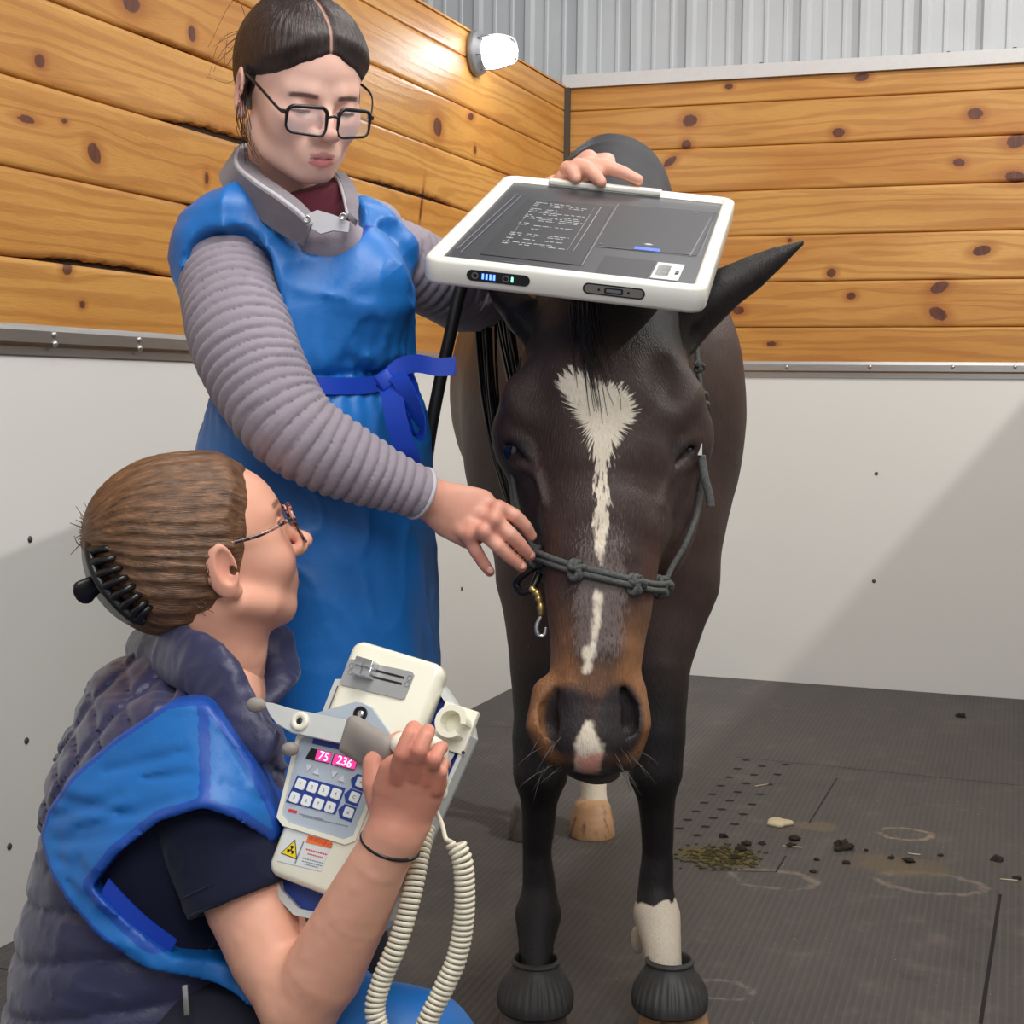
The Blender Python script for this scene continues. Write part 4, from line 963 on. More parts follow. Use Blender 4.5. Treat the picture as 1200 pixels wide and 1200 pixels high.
# hair pulled up into a bun, middle part
s = SDF(.012); E = lambda c, r, **o: s.ell(F1(*c), r, A=F1.A, **o)
E((0, -.016, .024), (.079, .102, .091)); E((0, .026, .025), (.067, .062, .068), k=.03)
E((0, -.045, .125), (.043, .042, .034), k=.01)
cut = SDF(.01); Ec = lambda c, r, **o: cut.ell(F1(*c), r, A=F1.A, **o)
Ec((.092, -.004, -.022), (.024, .024, .034)); Ec((-.092, -.004, -.022), (.024, .024, .034)); Ec((0, -.05, -.080), (.09, .09, .045)); Ec((0, .0, -.09), (.1, .09, .05))
HB1 = head_sdf(F1, PR1)
def hpost(p, d):
    L = F1.loc(p); x, y, z = L.T; c = L - np.array([0, -.01, .02]); a = np.arctan2(c[:, 0], c[:, 1] + .0001)
    d = d + (np.sin(a * 60 + vn(p, 30) * 3) * .0007 + vn(p, 60) * .0008) - .004 * np.exp(-((np.abs(x) - .045) / .03) ** 2)
    d = d + .004 * np.exp(-(x / .0022) ** 2) * (y > -.02)
    zl = .053 - .32 * np.abs(x) - 4 * x * x; y0 = .012 + .45 * np.maximum(z, 0) + .9 * np.minimum(z, 0) + vn(p, 60) * .003
    b = np.maximum(z - zl, y0 - y) + vn(L * [160, 50, 50], 1) * .0016; hd_ = HB1.eval(p) - (-.0012 + .0035 * ssn(b, 0, .006) + .035 * ssn(b, 0, .085))
    return smax(smax(d, hd_, .004), -cut.eval(p), .006)
s.post = hpost
M_HAIR1 = hair_mat('dark_brown_hair', (20, 15, 16), (66, 48, 46), F1, (0, -.35, 1))
h1 = sdf_obj('hair', s, .0024, M_HAIR1, w1); strand_attr(h1, F1, (0, -.35, 1), .85)
rg = random.Random(5); L_ = []
for i in range(26): y0 = .004 + rg.gauss(0, .006); L_.append([(.069, y0, .03), (.078 + rg.gauss(0, .002), y0 - .004, -.01), (.074 + rg.gauss(0, .004), y0 - .004 + rg.gauss(0, .006), -.05), (.066 + rg.gauss(0, .008), y0 + rg.gauss(0, .012), -.08 - rg.random() * .02)])
for i in range(8): y0 = .01 + rg.gauss(0, .006); L_.append([(-.069, y0, .03), (-.077, y0, -.01), (-.072, y0 + rg.gauss(0, .006), -.045)])
for i in range(9):
    a = rg.uniform(-.6, 1.2); L_.append([(.05, -.07, .06), (.075 + rg.gauss(0, .006), -.08 + rg.gauss(0, .01), .05 + rg.gauss(0, .03)), (.085 + rg.gauss(0, .01), -.085 + rg.gauss(0, .012), .02 + rg.gauss(0, .04))])
fly(F1, L_, .0005, M_HAIR1, w1)
glasses(F1, 'black rectangular glasses on the standing woman', M_BLACK, M_BLACK, .0325, -.0255, .0245, .0170, .1065, .0017)
# --- clothes
M_KNIT = cloth_mat('grey_ribbed_fleece', (152, 142, 152), .9, 700, .002, .15, .2, 60)
M_COLLAR = cloth_mat('grey_fleece_collar', (128, 121, 128), .9, 500, .003, .2, .2, 40)
M_PIPE = cloth_mat('light_grey_binding', (192, 190, 196), .7, 900, .001)
def sleeve(axis, rad, name, pitch=.0142):
    s = SDF(.01); n = len(axis)
    for i in range(0, n - 1, 3): j = min(i + 3, n - 1); s.cap(axis[i], axis[j], rad[i], rad[j], k=.004)
    cut = _n(axis[-1] - axis[-2]); s.half(axis[-1], cut, op='i', k=.003)
    inner = SDF(); 
    for i in range(n - 7, n - 1, 3): inner.cap(axis[i], axis[min(i + 3, n - 1)] + (cut * .05 if i + 3 >= n - 1 else 0), rad[i] - .012, rad[min(i + 3, n - 1)] - .012, k=.003)
    for fn, c, r, o_, k in inner.p: s.add(fn, c, r, 's', .002)
    def post(p, d):
        a = arc_param(p, axis); w = a / pitch + vn(p, 12) * .35 + vn(p, 35) * .1; r = np.abs(np.sin(w * math.pi)); return d + .0062 * (1 - r ** .5) - vn(p, 7) * .004 * ssn(a, 0, .15)
    s.post = post; s.pad = .006
    return s
sr_ = sleeve(ARM_R, RAD_R, 'r'); sdf_obj('jacket_sleeve', sr_, .0023, M_KNIT, w1, rl=0)
sdf_obj('jacket_sleeve', sleeve(ARM_L, RAD_L, 'l', .016), .0036, M_KNIT, w1, rl=0)
cf = ARM_R[-1]; ct = _n(ARM_R[-1] - ARM_R[-3]); fu = _n(np.cross(ct, CF)); fv = np.cross(ct, fu)
mesh('cuff', *tube(np.array([cf + (fu * math.cos(a) + fv * math.sin(a)) * .0315 for a in np.linspace(0, 2 * np.pi, 30, endpoint=False)]), .0036, 8, ct, closed=True), M_PIPE, w1)
s = SDF(.02)
s.echain([P(350, 262, 2.15), P(352, 320, 2.15), P(366, 450, 2.16)], [(.15, .085), (.17, .10), (.12, .10)], U=Wr, rw=.03)
s.cap(P(345, 248, 2.14), P(275, 268, 2.07), .04, .04); s.cap(P(365, 245, 2.15), P(440, 268, 2.22), .04, .04)
s.ell(P(384, 292, 2.06), (.062, .040, .075), k=.03); sdf_obj('jacket', s, .006, M_KNIT, w1)
# standing collar: outer roll and lapels
top = [P(278, 180, 2.10), P(279, 196, 2.03), P(300, 214, 1.975), P(324, 230, 1.955), P(348, 248, 1.945), P(364, 264, 1.95)]
bot = [P(262, 203, 2.13), P(264, 218, 2.07), P(286, 238, 2.02), P(310, 258, 1.99), P(338, 276, 1.975), P(358, 286, 1.97)]
Tt = spline([P(384, 186, 2.20), P(330, 170, 2.23), P(290, 170, 2.18)] + top, 44); Bb = spline([P(398, 222, 2.2), P(325, 215, 2.24), P(276, 196, 2.19)] + bot, 44)
mesh('collar', *strip(Tt, Bb, .010), M_COLLAR, w1)
I1 = Tt[14:] + 0; I2 = spline([P(300, 190, 2.12), P(304, 204, 2.05), P(326, 220, 2.01), P(348, 236, 1.985), P(362, 250, 1.975), P(368, 262, 1.97)], 30)
mesh('collar', *strip(I1, I2, .006), M_COLLAR, w1)
mesh('collar_edge', *tube(Tt, .0034, 8), M_PIPE, w1)
T2 = spline([P(388, 200, 2.14), P(398, 214, 2.07), P(404, 232, 2.01), P(408, 252, 1.975)], 20); B2 = spline([P(404, 206, 2.13), P(414, 220, 2.07), P(420, 240, 2.0), P(418, 262, 1.965)], 20)
mesh('collar', *strip(T2, B2, .008), M_COLLAR, w1); mesh('collar_edge', *tube(T2, .003, 8), M_PIPE, w1)
# flap with snaps over the shirt
fl2 = [(352, 254), (372, 246), (392, 252), (410, 260), (408, 272), (390, 270), (376, 274), (366, 268)]
Vv = np.array([P(x, y, 1.948 + .0004 * (x - 352)) for x, y in fl2]); Vb_ = Vv + CF * .006; n = len(fl2)
mesh('collar_flap', np.concatenate([Vv, Vb_]), [tuple(range(n)), tuple(range(n, 2 * n))[::-1]] + [(i, (i + 1) % n, n + (i + 1) % n, n + i) for i in range(n)], M_PIPE, w1, False)
for x, y, d in ((360, 257, 1.946), (402, 254, 1.962)): mesh('snap', *lathe([(.0048, 0), (.0048, .0018), (.0032, .002), (.003, .0008), (.0002, .0008)], P(x, y, d), [CR, CU, CB], 14), M_SCREW, w1)
s = SDF(.01); s.echain([F1(0, -.04, -.11), P(354, 238, 2.11), P(366, 248, 2.085)], [(.06, .06), (.060, .060), (.056, .05)], U=CR)
s.half(P(378, 224, 2.0), _n(D(-.25, 1, .35)), op='i', k=.004)
s.post = lambda p, d: d + .0012 * np.abs(np.sin(p @ CR * 420))
sdf_obj('undershirt', s, .003, cloth_mat('maroon_knit', (96, 34, 48), .85, 600, .002), w1)
# lead apron
M_APRON = cloth_mat('blue_apron_vinyl', (26, 112, 192), .40, 1200, .0035, 0, .5, 22, trim=(26, 78, 170))
def fold(p, d, a=1.0):
    """long soft folds with sharp creases between them"""
    w = p + np.stack([vn(p + 3.1, 5), vn(p + 7.7, 5), vn(p + 1.3, 5)], 1) * .05; z = p[:, 2]; lower = ssn(z, 1.0, .8)
    r1 = 1 - np.abs(vn(w * [1, 1, .45], 9)) * 2; r2 = 1 - np.abs(vn(w + 5.5, 16)) * 2
    return d - a * (.0026 * vn(p, 6) + .0030 * np.clip(r1, 0, 1) ** 3 * (1 - .3 * lower) + .0022 * np.clip(r2, 0, 1) ** 4 * (1 - .7 * lower))
s = SDF(.03)
s.echain([P(344, 272, 2.13), P(345, 312, 2.13), P(358, 380, 2.13), P(372, 445, 2.13), P(368, 540, 2.14), P(372, 700, 2.16), P(374, 820, 2.17), P(374, 930, 2.175)],
         [(.165, .098), (.182, .118), (.165, .134), (.143, .125), (.168, .145), (.172, .152), (.172, .155), (.176, .158)], U=Wr, rw=.03, k=.01)
s.ell(P(425, 335, 2.06), (.062, .075, .07), k=.05)
s.echain([P(300, 243, 2.06), P(268, 246, 2.03), P(236, 272, 2.035)], [(.036, .024), (.044, .026), (.046, .022)], U=_n(D(.3, 0, 1)), k=.03)
s.echain([P(404, 252, 2.14), P(430, 258, 2.17), P(452, 280, 2.20)], [(.04, .022), (.045, .024), (.05, .026)], U=_n(D(.3, 0, 1)), k=.03)
s.ell(P(377, 228, 1.99), (PX(52, 2), PX(60, 2), .17), k=.006, op='s')
s.chain([P(356, 150, 2.03), P(360, 236, 2.03)], [.058, .058], op='s', k=.006); s.chain([P(345, 140, 2.11), P(350, 245, 2.13)], [.085, .080], op='s', k=.006)
s.chain([P(268, 318, 1.985), P(275, 400, 1.96), P(330, 500, 1.93)], [.060, .066, .055], op='s', k=.006)
mid0 = P(440, 440, 2.05)
def apost(p, d):
    zb = p[:, 2] - (P(400, 449, 2.05)[2]); pinch = np.exp(-(zb / .022) ** 2) * .007
    L = (p - mid0); th = np.arctan2(L @ Wr, L @ Wf + .2); skirt = ssn(-zb, .02, .35)
    r = .0028 * np.sin(th * 13 + vn(p, 3) * 3) * skirt * (1 - .6 * ssn(-zb, .3, .8))
    puck = np.exp(-(zb / .05) ** 2) * .0025 * np.sin(th * 60 + vn(p, 14) * 3)
    L3 = (p - P(408, 402, 2.0)); dl = L3 @ CR; dz = L3 @ CU; v_ = .007 * np.exp(-((np.abs(dl) * .9 + dz + .016) / .010) ** 2) * np.exp(-(dl / .035) ** 2)
    return fold(p, d, 2.0) + pinch + r + puck + v_
s.post = apost; s.pad = .018; S_APR = s
ap1 = sdf_obj('apron', s, .0048, M_APRON, w1)
V = wverts(ap1); ring_ = np.abs(np.sqrt((((V - P(377, 228, 1.99)) @ CR) / PX(52, 2)) ** 2 + (((V - P(377, 228, 1.99)) @ CU) / PX(60, 2)) ** 2) - 1.0)
back = ssn((V - P(345, 312, 2.13)) @ Wf, .0, -.02) * ((V - P(345, 312, 2.13)) @ CR < -.09)
t = ssn(ring_, .20, .08) * (((V - CAM) @ CF) < 2.1); attr_vec(ap1, 'trim', np.stack([t, t, t], 1))
# belt ribbon round the waist with a bow
M_BELT = cloth_mat('royal_blue_webbing', (16, 62, 178), .45, 1400, .001)
bp = [on_surf(S_APR, x, y, .007, 1.6, 2.6) for x, y in ((362, 451), (385, 452), (410, 452), (432, 451), (448, 447), (460, 443))]
bt = spline([p + D(0, PX(9.5, 2.05), 0) for p in bp], 24); bb = spline([p - D(0, PX(10, 2.05), 0) for p in bp], 24)
mesh('belt', *strip(bt, bb, .003), M_BELT, w1)
def ribbon(name, pts, wd, wdir, th=.0016):
    p = spline(pts, 26); w = spline([np.asarray(x) for x in wdir], 26); w = w / np.linalg.norm(w, axis=1)[:, None]; mesh(name, *strip(p + w * wd / 2, p - w * wd / 2, th), M_BELT, w1)
kd = 1.985; K = P(452, 446, kd)
U_ = D(0, 1, 0)
ribbon('bow_tail', [K, P(468, 431, kd), P(488, 426, kd), P(512, 430, kd), P(534, 429, kd)], .023, [D(-.5, 1, 0), D(-.3, 1, .1), D(0, 1, .2), U_, D(.05, 1, 0)])
ribbon('bow_loop', [K, P(466, 442, kd - .015), P(478, 462, kd - .02), P(490, 488, kd - .01), P(495, 506, kd), P(488, 512, kd + .01), P(474, 498, kd + .02), P(462, 470, kd + .015), P(453, 449, kd + .005)], .024, [D(1, .6, .3), D(1, .4, .4), D(1, .2, .6), D(.8, .1, .8), D(.3, -.3, 1), D(.5, -.6, .9), D(.9, 0, .5), D(1, .2, .3), D(1, .5, .3)])
ribbon('bow_tail', [K, P(459, 462, kd - .012), P(464, 490, kd - .012), P(471, 515, kd - .005), P(478, 534, kd + .005), P(484, 560, kd + .03)], .028, [D(1, .5, .2), D(1, .25, .2), D(1, .2, .1), D(1, .25, 0), D(1, .3, 0), D(1, .3, 0)])
ribbon('bow_loop', [K, P(462, 438, kd + .01), P(476, 436, kd + .02), P(484, 452, kd + .02), P(488, 476, kd + .015), P(484, 490, kd + .01)], .011, [D(.3, 1, 0), D(.2, 1, .2), D(.6, .6, .3), D(1, .1, .4), D(1, 0, .5), D(1, 0, .5)])
mesh('bow_knot', *boxm(K + CB * .004, (.011, .012, .006), rotz(35), .004), M_BELT, w1)
# trousers and boots under the apron
M_TROU = cloth_mat('dark_navy_trouser', (34, 36, 48), .85, 800, .003)
M_BOOTL = simple('black_rubber_boot', (26, 25, 26), .5)
for sx in (-1, 1):
    b0 = np.array([hp[0], hp[1], .80]) + Wr * sx * .085; b1 = np.array([hp[0], hp[1], .47]) + Wr * sx * .095; b2 = np.array([hp[0], hp[1], .12]) + Wr * sx * .1
    s = SDF(.01); s.chain([b0, b1, b2], [.085, .062, .052], k=.02); s.post = lambda p, d: d + vn(p * [1, 1, 2], 14) * .003; sdf_obj('trouser_leg', s, .009, M_TROU, w1)
    s = SDF(.02); f0 = b2 * [1, 1, 0]; s.cap(f0 + [0, 0, .16], f0 + [0, 0, .06], .055, .05); s.ecap(f0 + [0, 0, .05] - Wf * .02, f0 + [0, 0, .045] + Wf * .16, (.046, .05), (.048, .042), U=Wr); s.half(f0, -UPZ, op='i', k=.004); sdf_obj('boot', s, .008, M_BOOTL, w1)
# ================================================================ the kneeling woman with the x-ray generator
w2 = empty('person', (P(190, 900, 1.85)[0], P(190, 900, 1.85)[1], 0), label='crouching woman in navy quilted vest and blue apron looking up, hair in a black claw', cat='person'); ORI[w2.name] = np.array(w2.location)
_yw, _pt = math.radians(22), math.radians(26)
F2 = Frame(P(249, 649, 1.84), D(math.cos(_pt) * math.cos(_yw), math.sin(_pt), -math.cos(_pt) * math.sin(_yw)), D(-math.sin(_pt) * math.cos(_yw), math.cos(_pt), math.sin(_pt) * math.sin(_yw)), 1.03)
PR2 = dict(fh=.010, cw=.055, chin=(.046, -.088), ly=-.016, mz=.003, lw=.003, slit=.0036, zo=-.001, lip=(186, 116, 106), brow=(120, 84, 62), blush=(218, 138, 118), gz=.15, iris=(96, 88, 70), ny=.1, nz=.004)
Vf, Vr = _n(D(.94, 0, -.34)), _n(D(.34, 0, .94)); VA = np.stack([Vr, Vf, UPZ])
s = head_sdf(F2, PR2); s.chain([F2(0, -.035, -.05), P(258, 762, 1.855), P(240, 830, 1.87)], [.054, .055, .064], k=.025)
V1, G1 = s.net(.0019, lo=F2.o - .24, hi=F2.o + .2); V1 = relax(V1, G1, 1, .3)
# right arm: one surface from shoulder to fingers
s = SDF(.012)
UP = [P(258, 955, 1.72), P(296, 1060, 1.70), P(318, 1120, 1.675), P(350, 1180, 1.645)]
FO = [P(350, 1180, 1.645), P(378, 1140, 1.63), P(412, 1075, 1.61), P(442, 1015, 1.59), P(463, 976, 1.58)]
s.chain(UP, [.056, .050, .044, .038], k=.01); s.chain(FO, [.039, .041, .0365, .030, .0265], k=.012)
s.ell(P(366, 1180, 1.65), (.018, .02, .02), k=.02)
s.echain([P(462, 978, 1.58), P(470, 958, 1.578), P(477, 930, 1.572), P(484, 910, 1.565)], [(.0270, .022), (.031, .018), (.0355, .017), (.035, .014)], U=CR, k=.012)
FG = [([P(467, 910, 1.558), P(471, 884, 1.542), P(480, 862, 1.546), P(485, 853, 1.56)], [.0105, .0094, .0084, .0076]),
      ([P(486, 907, 1.556), P(491, 880, 1.538), P(498, 864, 1.545), P(502, 857, 1.56)], [.0105, .0092, .0082, .0074]),
      ([P(501, 912, 1.558), P(508, 890, 1.544), P(514, 879, 1.556), P(518, 876, 1.575)], [.0098, .0086, .0076, .0068]),
      ([P(511, 923, 1.563), P(516, 905, 1.554), P(519, 895, 1.565), P(521, 896, 1.585)], [.0092, .0078, .0068, .0062]),
      ([P(450, 950, 1.59), P(440, 920, 1.595), P(438, 894, 1.60), P(452, 876, 1.605), P(468, 866, 1.61)], [.0155, .0145, .0122, .0105, .009])]
for a, b in FG: s.chain(a, [r * .95 for r in b], k=.0018)
for a, b in ((P(477, 925, 1.545), P(479, 902, 1.536)), (P(492, 925, 1.546), P(495, 902, 1.538)), (P(503, 930, 1.552), P(507, 908, 1.545))): s.chain([a, b], [.0015, .0025], op='s', k=.008)
s.post = lambda p, d: d + vn(p, 90) * .0004 + vn(p, 24) * .0006
V2, G2 = s.net(.0021)
S_T2 = SDF(.03)
def torso2(s, e, k=.03):
    s.echain([P(232, 800, 1.87), P(205, 850, 1.87), P(188, 930, 1.86), P(178, 1030, 1.86), P(168, 1120, 1.86), P(160, 1240, 1.87)],
             [(.10 + e, .075 + e), (.165 + e, .110 + e), (.18 + e, .128 + e), (.165 + e, .134 + e), (.170 + e, .145 + e), (.185 + e, .155 + e)], U=Vr, rw=.05, k=k)
    s.ell(P(252, 895, 1.755), (.078 + e, .075 + e, .065 + e), k=.04)
torso2(S_T2, 0)
s = SDF(.03)
s.echain([P(228, 830, 1.88), P(190, 930, 1.87), P(170, 1100, 1.87), P(160, 1260, 1.87)], [(.12, .08), (.14, .10), (.13, .11), (.15, .12)], U=Vr)
s.chain([P(270, 900, 1.98), P(330, 1040, 1.92), P(350, 1050, 1.86), P(390, 1000, 1.80)], [.045, .04, .036, .028])       # far arm, hand under the unit
# legs: near knee up, far knee on the floor
hz = P(160, 1240, 1.87); hip = np.array([hz[0], hz[1], .42])
kn_ = P(472, 1225, 1.72); kn_ = np.array([kn_[0], kn_[1], .412]); an = kn_ - Vf * .12; an[2] = .08
far = hip + Vf * .38 - Vr * .2; far[2] = .09; fan = far - Vf * .36; fan[2] = .07
s.chain([hip + Vr * .08, kn_, an], [.09, .06, .045], k=.03); s.chain([hip - Vr * .08, far, fan], [.09, .06, .045], k=.03)
V4, G4 = s.net(.009)
bV, bF = join([(V1, G1), (V2, G2), (V4, G4)]); w2b = mesh('body', bV, bF, M_SKIN, w2)
C = np.tile(lin(232, 172, 146), (len(bV), 1)); i0, i1 = len(V1), len(V1) + len(V2)
C[i0:i1] = lin(226, 168, 142); dh = np.linalg.norm(bV - P(478, 915, 1.56), axis=1); w = ssn(dh, .085, .04)[:, None]; C = C * (1 - w) + lin(206, 140, 118) * w
C = head_paint(F2, bV, PR2, C); kk = np.zeros(len(bV))
for x, y, d in ((462, 910, 1.549), (483, 904, 1.544), (499, 911, 1.548), (509, 923, 1.556), (467, 886, 1.535), (489, 880, 1.53), (506, 888, 1.535), (484, 858, 1.55), (500, 862, 1.55)): kk = np.maximum(kk, np.exp(-(np.linalg.norm(bV - P(x, y, d), axis=1) / .013) ** 2))
C = C * (1 - .4 * kk[:, None]) + lin(196, 108, 92) * .4 * kk[:, None]; attr_col(w2b, 'Col', C)
eye_mesh(F2, PR2, w2)
M_NAILD = simple('dark_nail_varnish', (52, 36, 44), .2)
nails([(P(487, 849, 1.566), P(490, 850, 1.575) - P(484, 858, 1.556), D(.1, .9, .5)), (P(503, 854, 1.563), P(505, 856, 1.572) - P(500, 862, 1.552), D(.2, .9, .5))], M_NAILD, w2)
# hair drawn back into the claw
s = SDF(.014); E = lambda c, r, **o: s.ell(F2(*c), np.array(r) * F2.s, A=F2.A, **o)
E((0, -.016, .026), (.082, .104, .096)); E((0, .026, .026), (.070, .066, .072), k=.03); E((0, -.048, .058), (.066, .074, .066), k=.03); E((0, -.064, .0), (.062, .056, .062), k=.03)
s.ell(P(146, 652, 1.85), (.036, .042, .05), k=.03)
cut = SDF(.01); Ec = lambda c, r, **o: cut.ell(F2(*c), np.array(r) * F2.s, A=F2.A, **o)
for sx in (-1, 1): Ec((sx * .092, -.002, -.026), (.026, .023, .034))
Ec((0, -.01, -.088), (.1, .06, .045)); Ec((0, -.075, -.082), (.09, .06, .030)); Ec((0, .03, -.075), (.1, .06, .06))
pole2 = np.array((0, -.80, .42))
HB2 = head_sdf(F2, PR2)
def hpost(p, d):
    L = F2.loc(p); x, y, z = L.T; pl = _n(pole2); a_ = _n(np.cross(pl, (.31, .1, .94))); b_ = np.cross(pl, a_); c = L - np.array([0, -.01, .02]); th = np.arctan2(c @ b_, c @ a_)
    fade = ssn(y, .06, .02); d = d + (np.sin(th * 34 + vn(p, 16) * 3) * .0012 + np.sin(th * 90 + vn(p, 30) * 4) * .0006) * fade + vn(p, 45) * .0008
    zl = .080 - 6 * x * x; y0 = .026 + .62 * z + vn(p, 50) * .006
    b = np.maximum(z - zl, y0 - y) + vn(p, 120) * .002; hd_ = HB2.eval(p) - (-.0012 + .004 * ssn(b, 0, .008) + .05 * ssn(b, 0, .10))
    return smax(smax(d, hd_, .004), -cut.eval(p), .006)
s.post = hpost; S_H2 = s
M_HAIR2 = hair_mat('brown_streaked_hair', (36, 23, 19), (156, 112, 76), F2, pole2)
h2 = sdf_obj('hair', s, .0025, M_HAIR2, w2); strand_attr(h2, F2, pole2)
rg = random.Random(11); st = []
for i in range(90):
    p0 = P(116 + rg.gauss(0, 4), 628 + rg.gauss(0, 8), 1.82 + rg.uniform(-.02, .03)); e = P(99 + rg.gauss(0, 5), 620 + rg.gauss(0, 11), 1.82 + rg.uniform(-.03, .03)); st.append(tube(spline([p0, (p0 + e) / 2 + rg.gauss(0, .003), e], 8), np.linspace(.0012, .0004, 8), 4))
for i in range(28):      # short fine hairs at nape and hairline
    p0 = P(205 + rg.gauss(0, 14), 700 + rg.gauss(0, 8), 1.77); e = p0 + D(rg.uniform(.005, .03), -rg.uniform(.0, .02), rg.uniform(-.005, .006)); st.append(tube(spline([p0, (p0 + e) / 2 + D(0, .003, 0), e], 8), np.linspace(.0008, .0003, 8), 4))
tf = mesh('loose_hair', *jl(st), M_HAIR2, w2); tag(tf, kind='stuff')
q = N('tortoiseshell'); o = q.obj(); q.out(base=q.mix(q.smooth(q.noise(o, 130, 2), .46, .54), tuple(lin(40, 22, 22)), tuple(lin(176, 120, 104))), rough=.2, coat=.5); M_TORT = q.m
glasses(F2, 'tortoiseshell glasses on the crouching woman', M_TORT, M_TORT, .0335, -.008, .026, .022, .100, .0017)
# hair claw
root = empty('hair_claw', P(125, 690, 1.78), label='black claw clip holding the bun of the crouching woman', cat='hair clip'); ORI[root.name] = P(125, 690, 1.78)
sp = spline([P(106, 625, 1.79), P(105, 648, 1.762), P(114, 676, 1.752), P(132, 702, 1.752), P(154, 722, 1.756), P(168, 728, 1.765)], 40)
sp2 = spline([P(126, 622, 1.762), P(128, 645, 1.748), P(138, 668, 1.742), P(152, 690, 1.742), P(168, 708, 1.748), P(178, 718, 1.755)], 40)
sp3 = spline([P(98, 630, 1.81), P(98, 655, 1.80), P(106, 684, 1.80), P(126, 712, 1.80), P(150, 730, 1.80), P(168, 732, 1.80)], 40)
mesh('spine', *strip(sp, sp3, .004), M_BLACK, root); mesh('spine_rib', *tube(sp, .0062, 10), M_BLACK, root)
for i in range(9):
    k = 3 + i * 4; mesh('tooth', *tube(spline([sp[k], (sp[k] + sp2[k]) / 2 + CB * .004, sp2[k], sp2[k] + (sp2[k] - sp[k]) * .3 - CB * .02], 10), np.linspace(.0056, .0028, 10), 8), M_BLACK, root)
s = SDF(.004); s.ecap(P(112, 684, 1.775), P(98, 694, 1.77), (.012, .006), (.0165, .006), U=D(.5, .86, 0)); sdf_obj('lever', s, .0022, M_BLACK, root)
# hair tie on the wrist
wd = _n(FO[4] - FO[2]); wu = _n(np.cross(wd, CB)); wv = np.cross(wd, wu); wc = P(457, 989, 1.584)
mesh('hair_tie', *tube(np.array([wc + (wu * math.cos(a) * .0295 + wv * math.sin(a) * .0285) + wd * .004 * math.cos(a) for a in np.linspace(0, 2 * np.pi, 40, endpoint=False)]), .0020, 8, wd, closed=True), M_BLACK, w2)
# --- clothes
M_VEST = cloth_mat('navy_quilted_vest', (50, 50, 84), .42, 900, .004, .2, .45, 26)
M_POLO = cloth_mat('navy_cotton', (26, 30, 52), .9, 700, .002, .1, .2, 30)
s = SDF(.03); torso2(s, 0)
s.post = None
REG = [(262, 830), (250, 818), (236, 815), (205, 819), (140, 862), (88, 905), (52, 952), (40, 985), (60, 1022), (90, 1054), (130, 1086), (175, 1116), (260, 1146), (330, 1190), (420, 1290), (640, 1290), (640, 1100), (420, 1040), (345, 1000), (330, 940), (306, 888), (276, 848)]
ARMH = [(345, 1012), (320, 972), (292, 944), (255, 930), (205, 947), (152, 988), (120, 1028), (160, 1066), (212, 1108), (300, 1130), (360, 1110)]
RD = 1.72
def side2(p): q_ = p - P(250, 1000, RD); return np.stack([250 + (q_ @ CR) * FPX / RD, 1000 - (q_ @ CU) * FPX / RD], 1)
def vpost(p, d):
    X = side2(p); a, b = X[:, 0] / 58, X[:, 1] / 58; lo = ssn(X[:, 1], 1000, 1060)
    w1_, w2_ = a + b * .8 + vn(p, 9) * .3, a - b * .8 + vn(p + 4, 9) * .3
    cres = lambda t, w: np.exp(-(np.abs(np.sin(t * math.pi)) / w) ** 1.2)
    q1 = np.maximum(cres(w1_, .28), cres(w2_, .28)); q2 = cres(X[:, 1] / 50 + a * .2 + vn(p, 7) * .6, .35)
    cr_ = np.clip(1 - np.abs(vn(p * [1, 1, 2.0] + np.stack([vn(p, 8)] * 3, 1) * .03, 24)) * 2, 0, 1) ** 3
    d = d - .003 + .0085 * (q1 * (1 - lo) + q2 * lo) - .003 * vn(p, 12) - .0032 * cr_
    inn = poly_sd(X, ARMH); near = ((p - P(190, 930, 1.86)) @ Vr) > .05
    return d + np.where(near, np.clip(ssn(inn, -8, 4), 0, 1) * .012, 0)
s.post = vpost; s.pad = .018
sdf_obj('quilted_vest', s, .0044, M_VEST, w2)
# vest collar
def collar2(T, B, th=.013, nm='vest_collar'):
    T = spline(T, 40); B = spline(B, 40); s = SDF(.004)
    for i in range(0, 39, 3): j = min(i + 3, 39); m0, m1 = (T[i] + B[i]) / 2, (T[j] + B[j]) / 2; s.ecap(m0, m1, (np.linalg.norm(T[i] - B[i]) / 2, th), (np.linalg.norm(T[j] - B[j]) / 2, th), U=_n(T[i] - B[i]), rw=.012, k=.004)
    s.post = lambda p, d: d - .003 * vn(p, 26) - .002 * np.clip(1 - np.abs(vn(p, 42)) * 2, 0, 1) ** 3; s.pad = .006; sdf_obj(nm, s, .0035, M_VEST, w2)
collar2([P(168, 736, 1.95), P(190, 733, 1.84), P(228, 737, 1.77), P(254, 757, 1.745), P(276, 795, 1.73), P(300, 835, 1.715), P(322, 852, 1.71)], [P(150, 770, 1.95), P(172, 790, 1.84), P(206, 806, 1.765), P(240, 828, 1.735), P(262, 852, 1.715), P(282, 884, 1.705), P(306, 896, 1.70)])
collar2([P(282, 792, 1.91), P(300, 762, 1.935), P(318, 738, 1.96), P(330, 736, 1.975)], [P(300, 842, 1.86), P(318, 820, 1.88), P(328, 790, 1.92), P(334, 750, 1.96)], .010)
